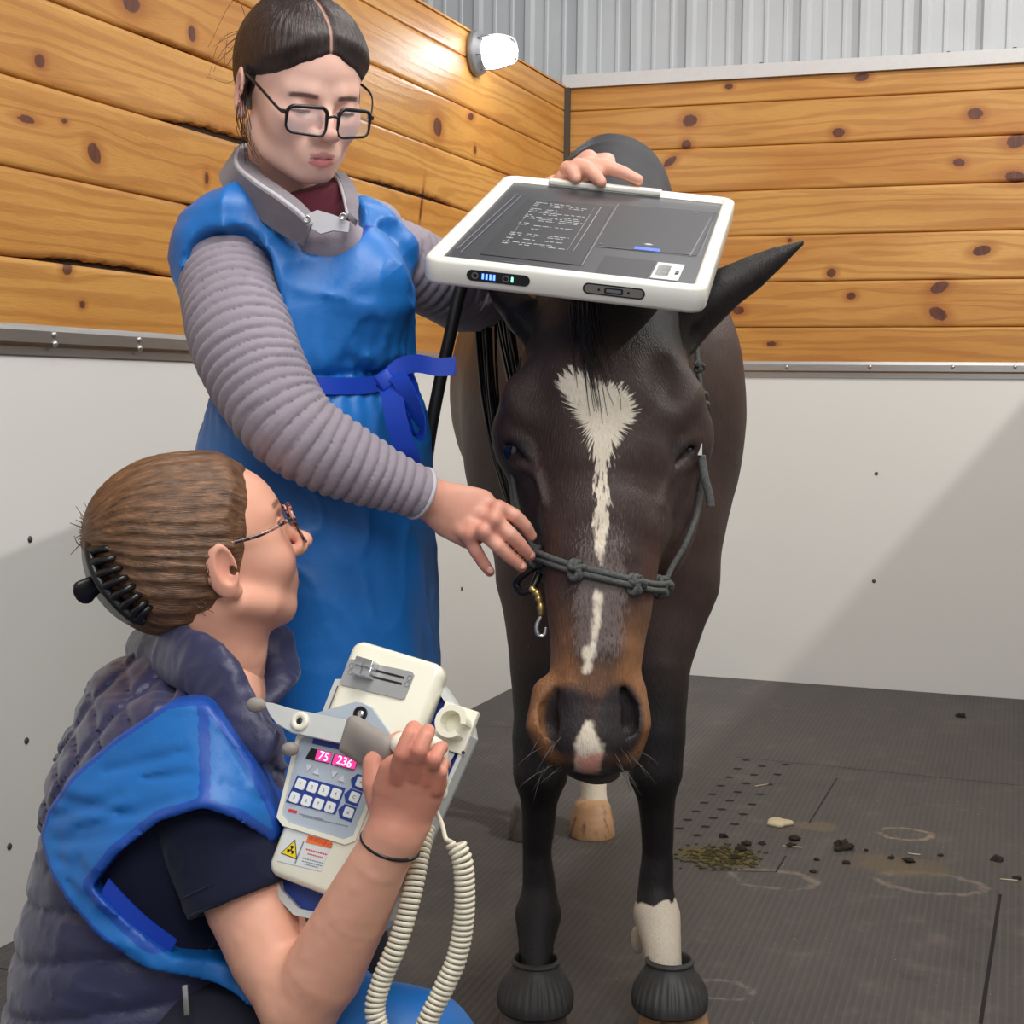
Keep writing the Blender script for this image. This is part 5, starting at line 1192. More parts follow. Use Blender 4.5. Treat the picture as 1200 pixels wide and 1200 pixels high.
# polo shirt: short sleeve and its fold under the arm
s = SDF(.012); s.ell(P(228, 985, 1.775), (.06, .065, .055), k=.03); s.chain([P(250, 948, 1.735), P(262, 985, 1.715), P(285, 1052, 1.70)], [.070, .066, .062], k=.01); s.half(P(285, 1052, 1.70), _n(UP[1] - UP[0]), op='i', k=.003)
s.chain([P(285, 1040, 1.70), P(300, 1080, 1.70)], [.0535, .0535], op='s', k=.002)
s.post = lambda p, d: d - .003 * vn(p, 15) - .0018 * np.clip(1 - np.abs(vn(p, 26)) * 2, 0, 1) ** 3; s.pad = .006; sdf_obj('polo_sleeve', s, .003, M_POLO, w2)
hd = _n(UP[1] - UP[0]); hu_ = _n(np.cross(hd, CB)); hv_ = np.cross(hd, hu_)
for off in (-.002, -.022): mesh('hem', *tube(np.array([P(285, 1052, 1.70) + hd * off + (hu_ * math.cos(a) + hv_ * math.sin(a)) * (.0605 + .0008 * (off < -.01)) for a in np.linspace(0, 2 * np.pi, 40, endpoint=False)]), .0020 if off > -.01 else .0012, 6, hd, closed=True), M_POLO, w2)
s = SDF(.03); torso2(s, -.002); s.post = lambda p, d: np.maximum(d - .003 * vn(p, 12) + .0, -(poly_sd(side2(p), ARMH) + 14) / 1100); sdf_obj('polo_shirt', s, .005, M_POLO, w2, lo=P(190, 1000, 1.70) - .35, hi=P(190, 1000, 1.70) + .35)
# blue apron
s = SDF(.03); torso2(s, .017)
s.chain([P(330, 1190, 1.78), kn_ + D(-.06, .015, 0), kn_ + D(.0, -.005, 0)], [.09, .082, .080], k=.05); s.chain([kn_, kn_ - [0, 0, .3]], [.080, .09], k=.03)
s.chain([P(252, 880, 1.73), P(262, 930, 1.715)], [.062, .066], k=.03)
CREA = ((62, 958, 150, 925, 5), (70, 985, 180, 958, 6), (95, 968, 215, 930, 4), (72, 1005, 130, 1020, 6), (90, 1030, 170, 1082, 6), (130, 900, 230, 872, 4), (180, 905, 240, 895, 3), (150, 945, 238, 918, 4), (268, 850, 300, 905, 4), (275, 905, 320, 930, 4), (100, 1000, 118, 1040, 5))
def poly_line(X, a, b):
    a, b = np.array(a, float), np.array(b, float); e = b - a; t = np.clip((X - a) @ e / e.dot(e), 0, 1); return np.linalg.norm(X - a - t[:, None] * e, axis=1) * (1 + 1.0 * np.abs(t - .5))
def a2post(p, d):
    X = side2(p); r1 = np.clip(1 - np.abs(vn(p * [1, 1, 1.6] + np.stack([vn(p, 4), vn(p + 2, 4), vn(p + 5, 4)], 1) * .06, 12)) * 2, 0, 1) ** 3
    reg = poly_sd(X, REG); arm = poly_sd(X, ARMH); low = ssn(X[:, 1], 1120, 1160) * ssn(X[:, 0], 330, 380)
    reg = np.maximum(reg, low * 60 - 30); arm = np.where(X[:, 0] > 350, -40, arm)
    cre = 0
    for x0, y0, x1, y1, w_ in CREA: cre = cre + np.exp(-(np.abs(poly_line(X, (x0, y0), (x1, y1))) / (w_ * 1.6)) ** 2)
    d = d + .0034 * np.minimum(cre, 1.2) - .002 * vn(p, 8) - .0035 * r1 - .012 * np.exp(-(np.abs(arm) / 26) ** 2) - .004 * np.exp(-(np.abs(reg) / 14) ** 2)
    return np.maximum(d, np.maximum(-reg, arm) / 1080)
s.post = a2post; s.pad = .02
ap2 = sdf_obj('apron', s, .0042, M_APRON, w2)
X = side2(wverts(ap2)); seamx = np.abs(X[:, 0] - (246 + (X[:, 1] - 815) * .10)); t = np.maximum(np.maximum(ssn(np.abs(poly_sd(X, ARMH)), 15, 9), ssn(np.abs(poly_sd(X, REG)), 9, 4)), ssn(seamx, 8, 5) * (X[:, 1] < 945)) * ssn(X[:, 1], 1110, 1095)
attr_vec(ap2, 'trim', np.stack([t, t, t], 1))
bp = [on_surf(S_T2, x, y, .020, 1.5, 2.2) for x, y in ((122, 1040), (146, 1066), (172, 1090), (202, 1112))]
mesh('apron_strap', *strip(spline([p + D(.005, .010, 0) for p in bp], 20), spline([p - D(.005, .010, 0) for p in bp], 20), .003), M_BELT, w2)
mesh('zip_pull', *boxm(P(218, 1172, 1.665), (.003, .016, .002), rotz(4), .001), M_SCREW, w2)
# trousers and boots
s = SDF(.02); s.ell(hip + [0, 0, -.03], (.168, .135, .11), A=VA, k=.04); s.chain([hip + Vr * .08, kn_ - [0, 0, .02], an + [0, 0, .02]], [.10, .072, .058], k=.03); s.chain([hip - Vr * .08, far + [0, 0, .0], fan + [0, 0, .0]], [.10, .085, .065], k=.03); s.half(far * [1, 1, 0] + [0, 0, .003], -UPZ, op='i', k=.004); s.post = lambda p, d: d + vn(p, 14) * .003; sdf_obj('trousers', s, .009, M_TROU, w2)
for f0, dr_ in ((an * [1, 1, 0], Vf), (fan * [1, 1, 0] - Vf * .06, -Vf)):
    s = SDF(.02); s.cap(f0 + [0, 0, .10], f0 + [0, 0, .05], .05, .048); s.ecap(f0 + [0, 0, .045] - dr_ * .02, f0 + [0, 0, .04] + dr_ * .14, (.044, .044), (.046, .038), U=Vr, k=.02); s.half(f0 + [0, 0, .001], -UPZ, op='i', k=.004); sdf_obj('boot', s, .008, M_BOOTL, w2)
# ================================================================ the flat detector plate held on the horse's poll
root = empty('detector_plate', tp(0, -TH_, -.03), label='flat x-ray detector plate in a white frame resting above the horse head', cat='x-ray plate'); ORI[root.name] = np.array(tp(0, -TH_, -.03))
TA = np.stack([TU, TV, TN])
M_WF = simple('ivory_white_plastic', (236, 234, 224), .33, var=.03, bscale=8, spec=.5)
M_PLT = simple('charcoal_plate_cover', (52, 53, 59), .34, var=.08, bscale=20); M_PLD = simple('dark_plate_recess', (38, 39, 44), .45); M_PLL = simple('plate_edge_line', (112, 112, 118), .35)
M_INK = simple('grey_print', (190, 192, 196), .5); M_STK = simple('white_sticker', (216, 218, 216), .5); M_BLK = simple('black_print', (24, 24, 26), .5)
def ringprism(po, pi, z0, z1, c, A):
    n = len(po); Vv = np.concatenate([np.c_[po, np.full(n, z0)], np.c_[po, np.full(n, z1)], np.c_[pi, np.full(n, z1)], np.c_[pi, np.full(n, z0)]]); F = []
    for k in range(4):
        for i in range(n): F.append((k * n + i, k * n + (i + 1) % n, ((k + 1) % 4) * n + (i + 1) % n, ((k + 1) % 4) * n + i))
    return np.asarray(c) + Vv @ A, F
# frame: rim ring with rounded profile
def rim():
    lv = []
    for ins, z in ((.004, -.033), (0, -.028), (0, -.005), (.0015, -.0015), (.005, 0), (.014, 0), (.0165, -.002), (.018, -.008)):
        lv.append(np.c_[np.array(rrect(TW - ins, TH_ - ins, max(.022 - ins, .004), 6)), np.full(28, z)])
    n = 28; Vv = np.concatenate(lv); F = []
    for k in range(len(lv) - 1):
        for i in range(n): F.append((k * n + i, k * n + (i + 1) % n, (k + 1) * n + (i + 1) % n, (k + 1) * n + i))
    F.append(tuple(range(n))[::-1]); F.append(tuple(range((len(lv) - 1) * n, len(lv) * n)))
    return TC + Vv @ TA, F
mesh('frame', *rim(), M_WF, root)
def quad_at(pxs, z, th):
    q = [t_at(x, y, z) for x, y in pxs]; return prism(q[::-1] if poly_area(q) < 0 else q, TC + TN * z, TA, th)
def poly_area(q): return sum(q[i][0] * q[(i + 1) % len(q)][1] - q[(i + 1) % len(q)][0] * q[i][1] for i in range(len(q))) / 2
mesh('cover', *prism(rrect(TW - .0175, TH_ - .0175, .006, 4), TC + TN * -.012, TA, .005), M_PLT, root, False)
Z = -.0068
def lines(px, w=.0009): 
    a, b = [TC + TU * u + TV * v + TN * (Z + .0006) for u, v in (t_at(*px[0], Z), t_at(*px[1], Z))]; d = _n(b - a); x = np.cross(TN, d) * w
    return np.array([a - x, b - x, b + x, a + x]), [(0, 1, 2, 3)]
def cr(x, y): return (480 + x * .4, 160 + y * .4)
mesh('recess', *quad_at([cr(345, 185), cr(598, 205), cr(500, 378), cr(205, 345)], Z, .0006), M_PLD, root, False)
mesh('recess', *quad_at([cr(620, 200), cr(900, 222), cr(840, 350), cr(545, 322)], Z, .0006), M_PLD, root, False)
mesh('recess', *quad_at([cr(572, 350), cr(722, 366), cr(690, 420), cr(540, 402)], Z, .0006), M_PLD, root, False)
mesh('edge_lines', *jl([lines((cr(612, 198), cr(505, 378))), lines((cr(330, 172), cr(150, 340))), lines((cr(312, 172), cr(140, 330))), lines((cr(300, 170), cr(330, 172))), lines((cr(884, 236), cr(822, 350))), lines((cr(895, 228), cr(850, 350)), .0005),
     lines((cr(620, 200), cr(905, 222)), .0005), lines((cr(275, 366), cr(350, 376))), lines((cr(545, 322), cr(840, 352)), .0006)]), M_PLL, root, False)
# printed table of small type: words as short dashes, boxed
rg = random.Random(9); pr = []
def wds(u0, u1, v, hh):
    x = u0
    while x < u1:
        w = rg.uniform(.003, .010); x1 = min(x + w, u1); pr.append(prism([(x, v - hh), (x1, v - hh), (x1, v + hh), (x, v + hh)], TC + TN * (Z + .0007), TA, .0002)); x = x1 + rg.uniform(.001, .004)
c00, c10, c01 = np.array(t_at(*cr(372, 192), Z)), np.array(t_at(*cr(562, 208), Z)), np.array(t_at(*cr(280, 316), Z))
for r in range(26):
    if rg.random() < .1: continue
    v = c00[1] + (c01[1] - c00[1]) * (r + .5) / 26; cols = [(0, .2), (.24, .5), (.55, .98)] if r % 3 else [(0, .95)]
    for a, b in cols:
        if rg.random() < .82: wds(c00[0] + (c10[0] - c00[0]) * a, c00[0] + (c10[0] - c00[0]) * (a + (b - a) * rg.uniform(.5, 1)), v, .0011)
tag(mesh('label_print', *jl(pr), M_INK, root, False), kind='stuff')
mesh('label_frame', *jl([lines((cr(372, 190), cr(280, 316)), .0004), lines((cr(562, 206), cr(480, 336)), .0004), lines((cr(545, 204), cr(462, 334)), .0004)]), M_INK, root, False)
st = mesh('sticker', *quad_at([cr(728, 370), cr(806, 378), cr(786, 424), cr(704, 415)], Z, .0010), M_STK, root, False)
bars = []; a0, a1, a2 = [np.array(t_at(*cr(*p), Z)) for p in ((730, 378), (768, 382), (722, 410))]
for i in range(16):
    t0 = i / 16; v = a0[1] + (a2[1] - a0[1]) * t0; bars.append(prism([(a0[0], v), (a1[0], v), (a1[0], v - .0006 - .0009 * rg.random()), (a0[0], v - .0006)], TC + TN * (Z + .0011), TA, .0002))
mesh('barcode', *jl(bars), M_BLK, st, False)
def text(body, loc, A, size, m, parent, name, depth=.0002, align='CENTER'):
    cu = bpy.data.curves.new(name, 'FONT'); cu.body = body; cu.size = size; cu.align_x = align; cu.align_y = 'CENTER'; cu.extrude = depth
    o = bpy.data.objects.new(name, cu); COL.objects.link(o); o.matrix_world = Matrix([[*[A[j][i] for j in range(3)], (loc - parent_origin(parent))[i]] for i in range(3)] + [[0, 0, 0, 1]])
    cu.materials.append(m); o.parent = parent; bpy.context.view_layer.update(); dg = bpy.context.evaluated_depsgraph_get(); me = bpy.data.meshes.new_from_object(o.evaluated_get(dg)); mm = o.matrix_local.copy(); bpy.data.objects.remove(o)
    o = bpy.data.objects.new(name, me); COL.objects.link(o); o.parent = parent; o.matrix_local = mm; return o
u, v = t_at(*cr(782, 402), Z); text('97706', TC + TU * u + TV * v + TN * (Z + .0012), [TV * -1, TU, TN], .007, M_BLK, st, 'sticker_number')
M_BLUEM = simple('blue_latch', (70, 110, 220), .35); mesh('latch', *quad_at([cr(660, 324), cr(735, 332), cr(733, 340), cr(657, 332)], Z, .0012), M_BLUEM, root, False)
u, v = t_at(*cr(700, 318), Z); mesh('latch_arrow', *prism([(u - .004, v - .003), (u + .004, v - .003), (u + .004, v), (u + .007, v), (u, v + .005), (u - .007, v), (u - .004, v)], TC + TN * (Z + .0007), TA, .0003), M_INK, root, False)
for p in (cr(682, 210), cr(838, 226), cr(818, 346), cr(560, 316)):
    u, v = t_at(*p, Z); mesh('screw', *prism([(u + x, v + y) for x, y in disc(.0022, 10)], TC + TN * (Z + .0006), TA, .0006), M_PLL, root, False)
# raised inner steps along the far rim
mesh('rim_step', *boxm(tp(-.02, TH_ - .012, -.0015), (.085, .008, .004), TA, .002), M_WF, root)
# front edge: status window and connector
FRm = np.stack([TU, TN, -TV]); fr0 = tp(0, -TH_, 0)
def fpt(px, py):
    r = CM @ np.array([(px - 600) / FPX, (600 - py) / FPX, -1.0]); nn = -TV; k = ((fr0 - CAM) @ nn) / (r @ nn); q = CAM + r * k - fr0; return q @ TU, q @ TN
a = fpt(547, 322); b = fpt(621, 329); wdt = (b[0] - a[0]) / 2; cc = fr0 + TU * (a[0] + wdt) + TN * -.0155
win = mesh('status_window', *prism(rrect(wdt, .0068, .0068, 6), cc, FRm, .0012), M_BLK, root, False)
q = N('blue_led'); q.out(base=(.05, .1, 1, 1), ecol=(.08, .2, 1, 1), estr=4); M_LEDB = q.m
q = N('green_led'); q.out(base=(.1, 1, .5, 1), ecol=(.2, 1, .55, 1), estr=3); M_LEDG = q.m
for i in range(4): mesh('status_led', *boxm(cc + TU * (-wdt + .0205 + i * .0047) - TV * .0015, (.0012, .0034, .0006), FRm), M_LEDB, win, False)
mesh('status_led', *boxm(cc + TU * (-wdt + .057) - TV * .0015, (.0011, .0030, .0006), FRm), M_LEDG, win, False)
for k in (.0105, .049): mesh('button', *ringprism(np.array(disc(.0042, 16)), np.array(disc(.003, 16)), 0, .0006, cc + TU * (-wdt + k) - TV * .0012, FRm), M_PLL, win, False)
a = fpt(683, 337); b = fpt(756, 344); wdt = (b[0] - a[0]) / 2; cc = fr0 + TU * (a[0] + wdt) + TN * -.0155
win = mesh('connector_port', *prism(rrect(wdt, .0068, .0068, 6), cc, FRm, .001), M_BLK, root, False)
mesh('port_plate', *prism(rrect(wdt - .002, .005, .005, 6), cc, FRm, .0016), simple('port_grey', (140, 136, 132), .4, .5), win, False)
mesh('port_socket', *prism(rrect(.0115, .0036, .002, 3), cc - TV * .0016, FRm, .0004), M_BLK, win, False)
mesh('port_tongue', *prism(rrect(.009, .0018, .001, 3), cc - TV * .002, FRm, .0004), M_PLL, win, False)
for k in (-.018, .018): mesh('screw', *prism(disc(.0016, 10), cc + TU * k - TV * .0016, FRm, .0004), M_BLK, win, False)
# ================================================================ portable x-ray generator and its hand switch
GO = P(415, 900, 1.665); GU = _n(D(.104, -.026, .05)); GV = _n(D(.082, .223, -.054)); GV = _n(GV - GU * GV.dot(GU)); GN = np.cross(GU, GV); GA = np.stack([GU, GV, GN])
def gat(px, py, n=0.0):
    r = CM @ np.array([(px - 600) / FPX, (600 - py) / FPX, -1.0]); k = ((GO + GN * n - CAM) @ GN) / (r @ GN); q_ = CAM + r * k - GO; return np.array([q_ @ GU, q_ @ GV])
def gp(s_, t_, n=0.0): return GO + GU * s_ + GV * t_ + GN * n
def gc(x, y): return (280 + x * .3, 740 + y * .3)      # picture point helper
gen = empty('xray_generator', gp(0, -.13, -.05), label='cream portable x-ray generator with blue keypad and red digits held by the crouching woman', cat='x-ray machine'); ORI[gen.name] = np.array(gp(0, -.13, -.05))
M_CREAM = simple('cream_enamel', (238, 234, 214), .28, var=.03, bscale=10, spec=.5, coat=.3); M_GPAN = simple('grey_blue_panel', (176, 186, 196), .35, var=.03); M_GBLUE = simple('deep_blue_plastic', (38, 62, 140), .4)
M_SLIP = simple('silver_grey_plate', (178, 178, 176), .35, .3); M_RIM = simple('light_grey_rim', (204, 206, 202), .35); M_TAUPE = simple('taupe_grip', (146, 138, 130), .6); M_CHR = metal_mat('satin_chrome', (214, 214, 214), .25)
M_KEY = simple('keycap_white', (232, 234, 232), .4); M_TRI = simple('key_grey', (206, 210, 214), .4); M_RED = simple('red_print', (206, 60, 56), .5); M_ORG = simple('orange_print', (236, 120, 50), .5); M_YEL = simple('yellow_print', (240, 208, 30), .5); M_GREYT = simple('grey_text', (130, 134, 140), .5)
def gpoly(pts, n, h, m, name, parent=None, bev=0.0, px=True):
    q_ = [gat(x, y, n) for x, y in pts] if px else pts
    if poly_area(q_) < 0: q_ = q_[::-1]
    return mesh(name, *prism(q_, gp(0, 0, n), GA, h, bev), m, gen if parent is None else parent, False)
# back plate: blue with a grey rim
hull = [(514, 796), (524, 806), (556, 852), (558, 866), (464, 1080), (452, 1090), (432, 1092), (352, 1074), (330, 1050), (318, 1010), (400, 800)]
n0 = -.036; rim_ = np.array([gat(x, y, n0) for x, y in hull]); 
if poly_area(rim_) < 0: rim_ = rim_[::-1]
cen = rim_.mean(0); inn = cen + (rim_ - cen) * (1 - .0085 / np.linalg.norm(rim_ - cen, axis=1))[:, None]
mesh('back_plate', *prism(rim_, gp(0, 0, n0 - .006), GA, .004, 0), M_RIM, gen, False)
mesh('back_rim', *ringprism(rim_, inn, -.006, .016, gp(0, 0, n0), GA), M_RIM, gen, False)
mesh('back_cover', *prism(inn * .999 + cen * .001, gp(0, 0, n0 - .004), GA, .012, 0), M_GBLUE, gen, False)
# body
hs, ht = .0565, .1315
def body_():
    lv = []; 
    for ins, z in ((.006, -.026), (0, -.021), (0, -.007), (.002, -.0025), (.006, 0)): lv.append(np.c_[np.array(rrect(hs - ins, ht - ins, .013 - min(ins, .005), 6)), np.full(28, z)])
    Vv = np.concatenate(lv); F = []
    for k in range(4):
        for i in range(28): F.append((k * 28 + i, k * 28 + (i + 1) % 28, (k + 1) * 28 + (i + 1) % 28, (k + 1) * 28 + i))
    F.append(tuple(range(28))[::-1]); F.append(tuple(range(112, 140))); return GO + Vv @ GA, F
mesh('housing', *body_(), M_CREAM, gen)
pq = [(360, 862), (444, 882), (452, 890), (415, 980), (404, 984), (338, 964), (331, 955), (352, 868)]
g2 = np.array([gat(x, y, 0) for x, y in pq]); g2 = g2[::-1] if poly_area(g2) < 0 else g2; cc_ = g2.mean(0); out_ = cc_ + (g2 - cc_) * (1 + .006 / np.linalg.norm(g2 - cc_, axis=1))[:, None]
mesh('panel_rim', *ringprism(out_, g2, 0, .003, GO, GA), M_CREAM, gen, False)
pan = gpoly(pq, 0, .0008, M_GPAN, 'control_panel')
gpoly([gc(293, 416), gc(432, 450), gc(424, 470), gc(286, 438)], .0009, .0006, M_GBLUE, 'header_strip', pan)
disp = gpoly([gc(284, 456), gc(364, 474), gc(352, 517), gc(262, 496)], .0009, .0012, M_BLK, 'display', pan); disp2 = gpoly([gc(374, 478), gc(466, 498), gc(452, 541), gc(360, 520)], .0009, .0012, M_BLK, 'display', pan)
q = N('pink_display_glow'); q.out(base=(.6, .02, .12, 1), ecol=(1, .03, .22, 1), estr=1.5); M_GLOW = q.m; q = N('digit_light'); q.out(base=(1, .6, .8, 1), ecol=(1, .42, .62, 1), estr=2.2); M_DIG = q.m
for pts, dd in (([gc(308, 463), gc(362, 475), gc(352, 513), gc(297, 501)], disp), ([gc(376, 480), gc(463, 499), gc(451, 538), gc(364, 518)], disp2)): gpoly(pts, .0022, .0003, M_GLOW, 'display_window', dd)
def gtext(body, px, py, n, size, m, parent, name): s_, t_ = gat(px, py, n); return text(body, gp(s_, t_, n), GA, size, m, parent, name)
gtext('75', *gc(331, 489), .0027, .0125, M_DIG, disp, 'digits'); gtext('236', *gc(412, 510), .0027, .0125, M_DIG, disp2, 'digits')
for x, y, up in ((272, 534, 0), (306, 545, 1), (371, 559, 0), (405, 573, 1)):
    s_, t_ = gat(*gc(x, y), .001); k = .0036 * (1 if up else -1); mesh('arrow_key', *prism([(s_ - .004, t_ - k), (s_ + .004, t_ - k), (s_, t_ + k)][::(1 if up else -1)], gp(0, 0, .0009), GA, .0010), M_TRI, pan, False)
kp = gpoly([gc(229, 562), gc(417, 612), gc(376, 716), gc(184, 666)], .0009, .0005, M_GBLUE, 'keypad', pan)
for i, (x, y) in enumerate(((242, 597), (288, 609), (333, 622), (380, 635), (218, 649), (265, 662), (311, 674), (357, 687))):
    s_, t_ = gat(*gc(x, y), .0014); k = mesh('key', *prism([(s_ + a, t_ + b) for a, b in rrect(.0058, .0056, .0022, 4)], gp(0, 0, .0014), GA, .0014, .0005), M_KEY, kp, False); text(str(i + 1), gp(s_, t_, .0030), GA, .0052, M_GREYT, kp, 'key_number')
for x, y, ch in ((478, 590, '+'), (452, 648, 'C'), (429, 708, '#')):
    s_, t_ = gat(*gc(x - 6, y), .0009); mesh('key_surround', *prism([(s_ + a, t_ + b) for a, b in ((-.011, 0), (-.006, .0078), (.0085, .0078), (.0085, -.0078), (-.006, -.0078))][::-1], gp(0, 0, .0009), GA, .0005), M_GBLUE, pan, False)
    s_, t_ = gat(*gc(x, y), .0014); mesh('key', *prism([(s_ + a, t_ + b) for a, b in rrect(.0056, .0054, .0022, 4)], gp(0, 0, .0014), GA, .0014, .0005), M_KEY, pan, False); text(ch, gp(s_, t_, .0030), GA, .0050, M_GREYT, pan, 'key_symbol')
gpoly([gc(196, 692), gc(228, 700), gc(225, 712), gc(192, 704)], .0009, .0003, M_RED, 'maker_badge', pan)
for a, b in ((gc(235, 712), gc(330, 735)), (gc(250, 722), gc(428, 762))):
    (s0, t0), (s1, t1) = gat(*a, .001), gat(*b, .001); nx = 22
    mesh('panel_print', *jl([prism([(s0 + (s1 - s0) * i / nx, t0 + (t1 - t0) * i / nx - .0006), (s0 + (s1 - s0) * (i + .7) / nx, t0 + (t1 - t0) * (i + .7) / nx - .0006), (s0 + (s1 - s0) * (i + .7) / nx, t0 + (t1 - t0) * (i + .7) / nx + .0006), (s0 + (s1 - s0) * i / nx, t0 + (t1 - t0) * i / nx + .0006)], gp(0, 0, .0009), GA, .0003) for i in range(nx)]), M_GREYT, pan, False)
# warning label
lb = gpoly([gc(188, 772), gc(368, 816), gc(322, 938), gc(150, 896)], .0003, .0004, M_STK, 'warning_label')
s_, t_ = gat(*gc(206, 850), .0008); mesh('trefoil_triangle', *prism([(s_ - .0105, t_ - .008), (s_ + .0105, t_ - .008), (s_, t_ + .0105)], gp(0, 0, .0008), GA, .0003), M_BLK, lb, False); mesh('trefoil_triangle', *prism([(s_ - .009, t_ - .0072), (s_ + .009, t_ - .0072), (s_, t_ + .0088)], gp(0, 0, .0009), GA, .0004), M_YEL, lb, False)
tr_ = [prism([(s_ + x, t_ - .001 + y) for x, y in disc(.0010, 12)], gp(0, 0, .0013), GA, .0003)]
for a0 in (90, 210, 330): tr_.append(prism([(s_ + .0014 * math.cos(math.radians(a0 - 30)), t_ - .001 + .0014 * math.sin(math.radians(a0 - 30)))] + [(s_ + .0046 * math.cos(math.radians(a0 - 30 + k * 12)), t_ - .001 + .0046 * math.sin(math.radians(a0 - 30 + k * 12))) for k in range(6)] + [(s_ + .0014 * math.cos(math.radians(a0 + 30)), t_ - .001 + .0014 * math.sin(math.radians(a0 + 30)))], gp(0, 0, .0013), GA, .0003))
mesh('trefoil', *jl(tr_), M_BLK, lb, False)
gpoly([gc(272, 796), gc(366, 819), gc(356, 847), gc(261, 824)], .0008, .0003, M_ORG, 'label_header', lb); gtext('WARNING', *gc(318, 822), .0012, .0062, M_RED, lb, 'warning_word')
for a, b, m, ww in ((gc(262, 850), gc(345, 872), M_RED, .0007), (gc(268, 868), gc(330, 884), M_RED, .0006), (gc(248, 884), gc(332, 906), M_GREYT, .0005), (gc(246, 896), gc(326, 916), M_GREYT, .0005), (gc(256, 908), gc(310, 922), M_GREYT, .0005)):
    (s0, t0), (s1, t1) = gat(*a, .001), gat(*b, .001); nx = 9
    mesh('label_text', *jl([prism([(s0 + (s1 - s0) * i / nx, t0 + (t1 - t0) * i / nx - ww), (s0 + (s1 - s0) * (i + .75) / nx, t0 + (t1 - t0) * (i + .75) / nx - ww), (s0 + (s1 - s0) * (i + .75) / nx, t0 + (t1 - t0) * (i + .75) / nx + ww), (s0 + (s1 - s0) * i / nx, t0 + (t1 - t0) * i / nx + ww)], gp(0, 0, .0008), GA, .0002) for i in range(nx)]), m, lb, False)
gpoly([gc(251, 818), gc(256, 820), gc(222, 906), gc(217, 904)], .0008, .0002, M_GREYT, 'label_divider', lb)
# slider plate at the top with its chrome knob
sp_ = gpoly([gc(440, 108), gc(678, 158), gc(686, 172), gc(650, 262), gc(636, 266), gc(404, 210), gc(397, 196), gc(430, 114)], .0003, .0012, M_SLIP, 'slider_plate')
for a, b, w_ in ((gc(530, 150), gc(645, 180), 3.2), (gc(522, 176), gc(636, 204), 3.2)): gpoly([(a[0], a[1] - w_ / 3), (b[0], b[1] - w_ / 3), (b[0], b[1] + w_ / 2), (a[0], a[1] + w_ / 2)], .0016, .0003, M_BLK, 'slot', sp_)
for x, y in ((667, 182), (657, 206), (440, 134), (436, 158)): s_, t_ = gat(*gc(x, y), .0016); mesh('dial_mark', *ringprism(np.array([(s_ + a, t_ + b) for a, b in disc(.0032, 16)]), np.array([(s_ + a, t_ + b) for a, b in disc(.0024, 16)]), 0, .0003, gp(0, 0, .0016), GA), M_GREYT, sp_, False)
for x, y in ((484, 128), (478, 156), (512, 136), (506, 162)): s_, t_ = gat(*gc(x, y), .006); mesh('slide_knob', *boxm(gp(s_, t_, .008), (.0066, .0060, .007), GA, .0012), M_CHR, sp_)
# v-shaped grey bracket, knob, white arm, taupe grip
gpoly([(352, 842), (400, 828), (418, 823), (426, 824), (438, 830), (464, 868), (470, 880), (452, 904), (410, 890), (398, 862)], .001, .004, M_GPAN, 'bracket', bev=.001)
s_, t_ = gat(422.5, 836.5, .006); mesh('bracket_knob', *ringprism(np.array([(s_ + a, t_ + b) for a, b in disc(.0078, 24)]), np.array([(s_ + a, t_ + b) for a, b in disc(.0050, 24)]), 0, .003, gp(0, 0, .005), GA), M_BLACK, gen, False); mesh('knob_centre', *lathe([(.0048, 0), (.0044, .002), (.001, .0028)], gp(s_, t_, .005), GA, 18), M_CHR, gen)
arm_ = gpoly([(312, 824), (322, 825), (345, 832), (406, 844), (416, 852), (408, 873), (396, 871), (344, 860), (326, 849), (318, 838)], .012, .006, M_RIM, 'pivot_arm', bev=.0012)
s_, t_ = gat(352, 845.5, .018); mesh('arm_screw', *lathe([(.0105, 0), (.0108, .0015), (.0095, .0035), (.0042, .0038), (.0040, .0022), (.0002, .0022)], gp(s_, t_, .018), GA, 24), M_CREAM, arm_); mesh('screw_socket', *lathe([(.0038, 0), (.0036, .001), (.0002, .001)], gp(s_, t_, .0195), GA, 14), M_BLACK, arm_)
s = SDF(.004); s.ecap(P(412, 861, 1.628), P(449, 883, 1.606), (.020, .011), (.0215, .013), U=D(-.45, .9, 0), k=.006); s.box(P(430, 873, 1.624), (.026, .0195, .009), rotz(-30), .006, k=.010); s.half(P(405, 850, 1.63), D(-.96, .28, 0), op='i', k=.003); sdf_obj('taupe_grip', s, .0022, M_TAUPE, gen)
for x, y, d, r in ((300, 826, 1.672, .011), (340, 878, 1.675, .010)): s = SDF(); s.ell(P(x, y, d), (r, r * .8, .008)); sdf_obj('rubber_foot', s, .003, M_TAUPE, gen)
# cord hook on the blue plate
hkc = gat(531, 847, -.008); ho = [(.0175 * math.cos(a), .0175 * math.sin(a)) for a in np.linspace(math.radians(5), math.radians(320), 30)]; hi_ = [(.0115 * math.cos(a), .0115 * math.sin(a)) for a in np.linspace(math.radians(320), math.radians(5), 30)]
mesh('cord_hook', *prism([(hkc[0] + a, hkc[1] + b) for a, b in ho + hi_], gp(0, 0, -.024), GA, .024), M_CREAM, gen, False)
mesh('hook_base', *boxm(gp(hkc[0] - .002, hkc[1] - .004, -.022), (.020, .024, .004), GA, .001), M_CREAM, gen)
gpoly([(521, 878), (533, 884), (526, 896), (516, 888)], -.0238, .0006, M_STK, 'small_label')
for x, y in ((506, 829), (543, 882)): s_, t_ = gat(x, y, -.019); mesh('screw', *lathe([(.002, 0), (.002, .001), (.0002, .0015)], gp(s_, t_, -.019), GA, 10), M_BLACK, gen)
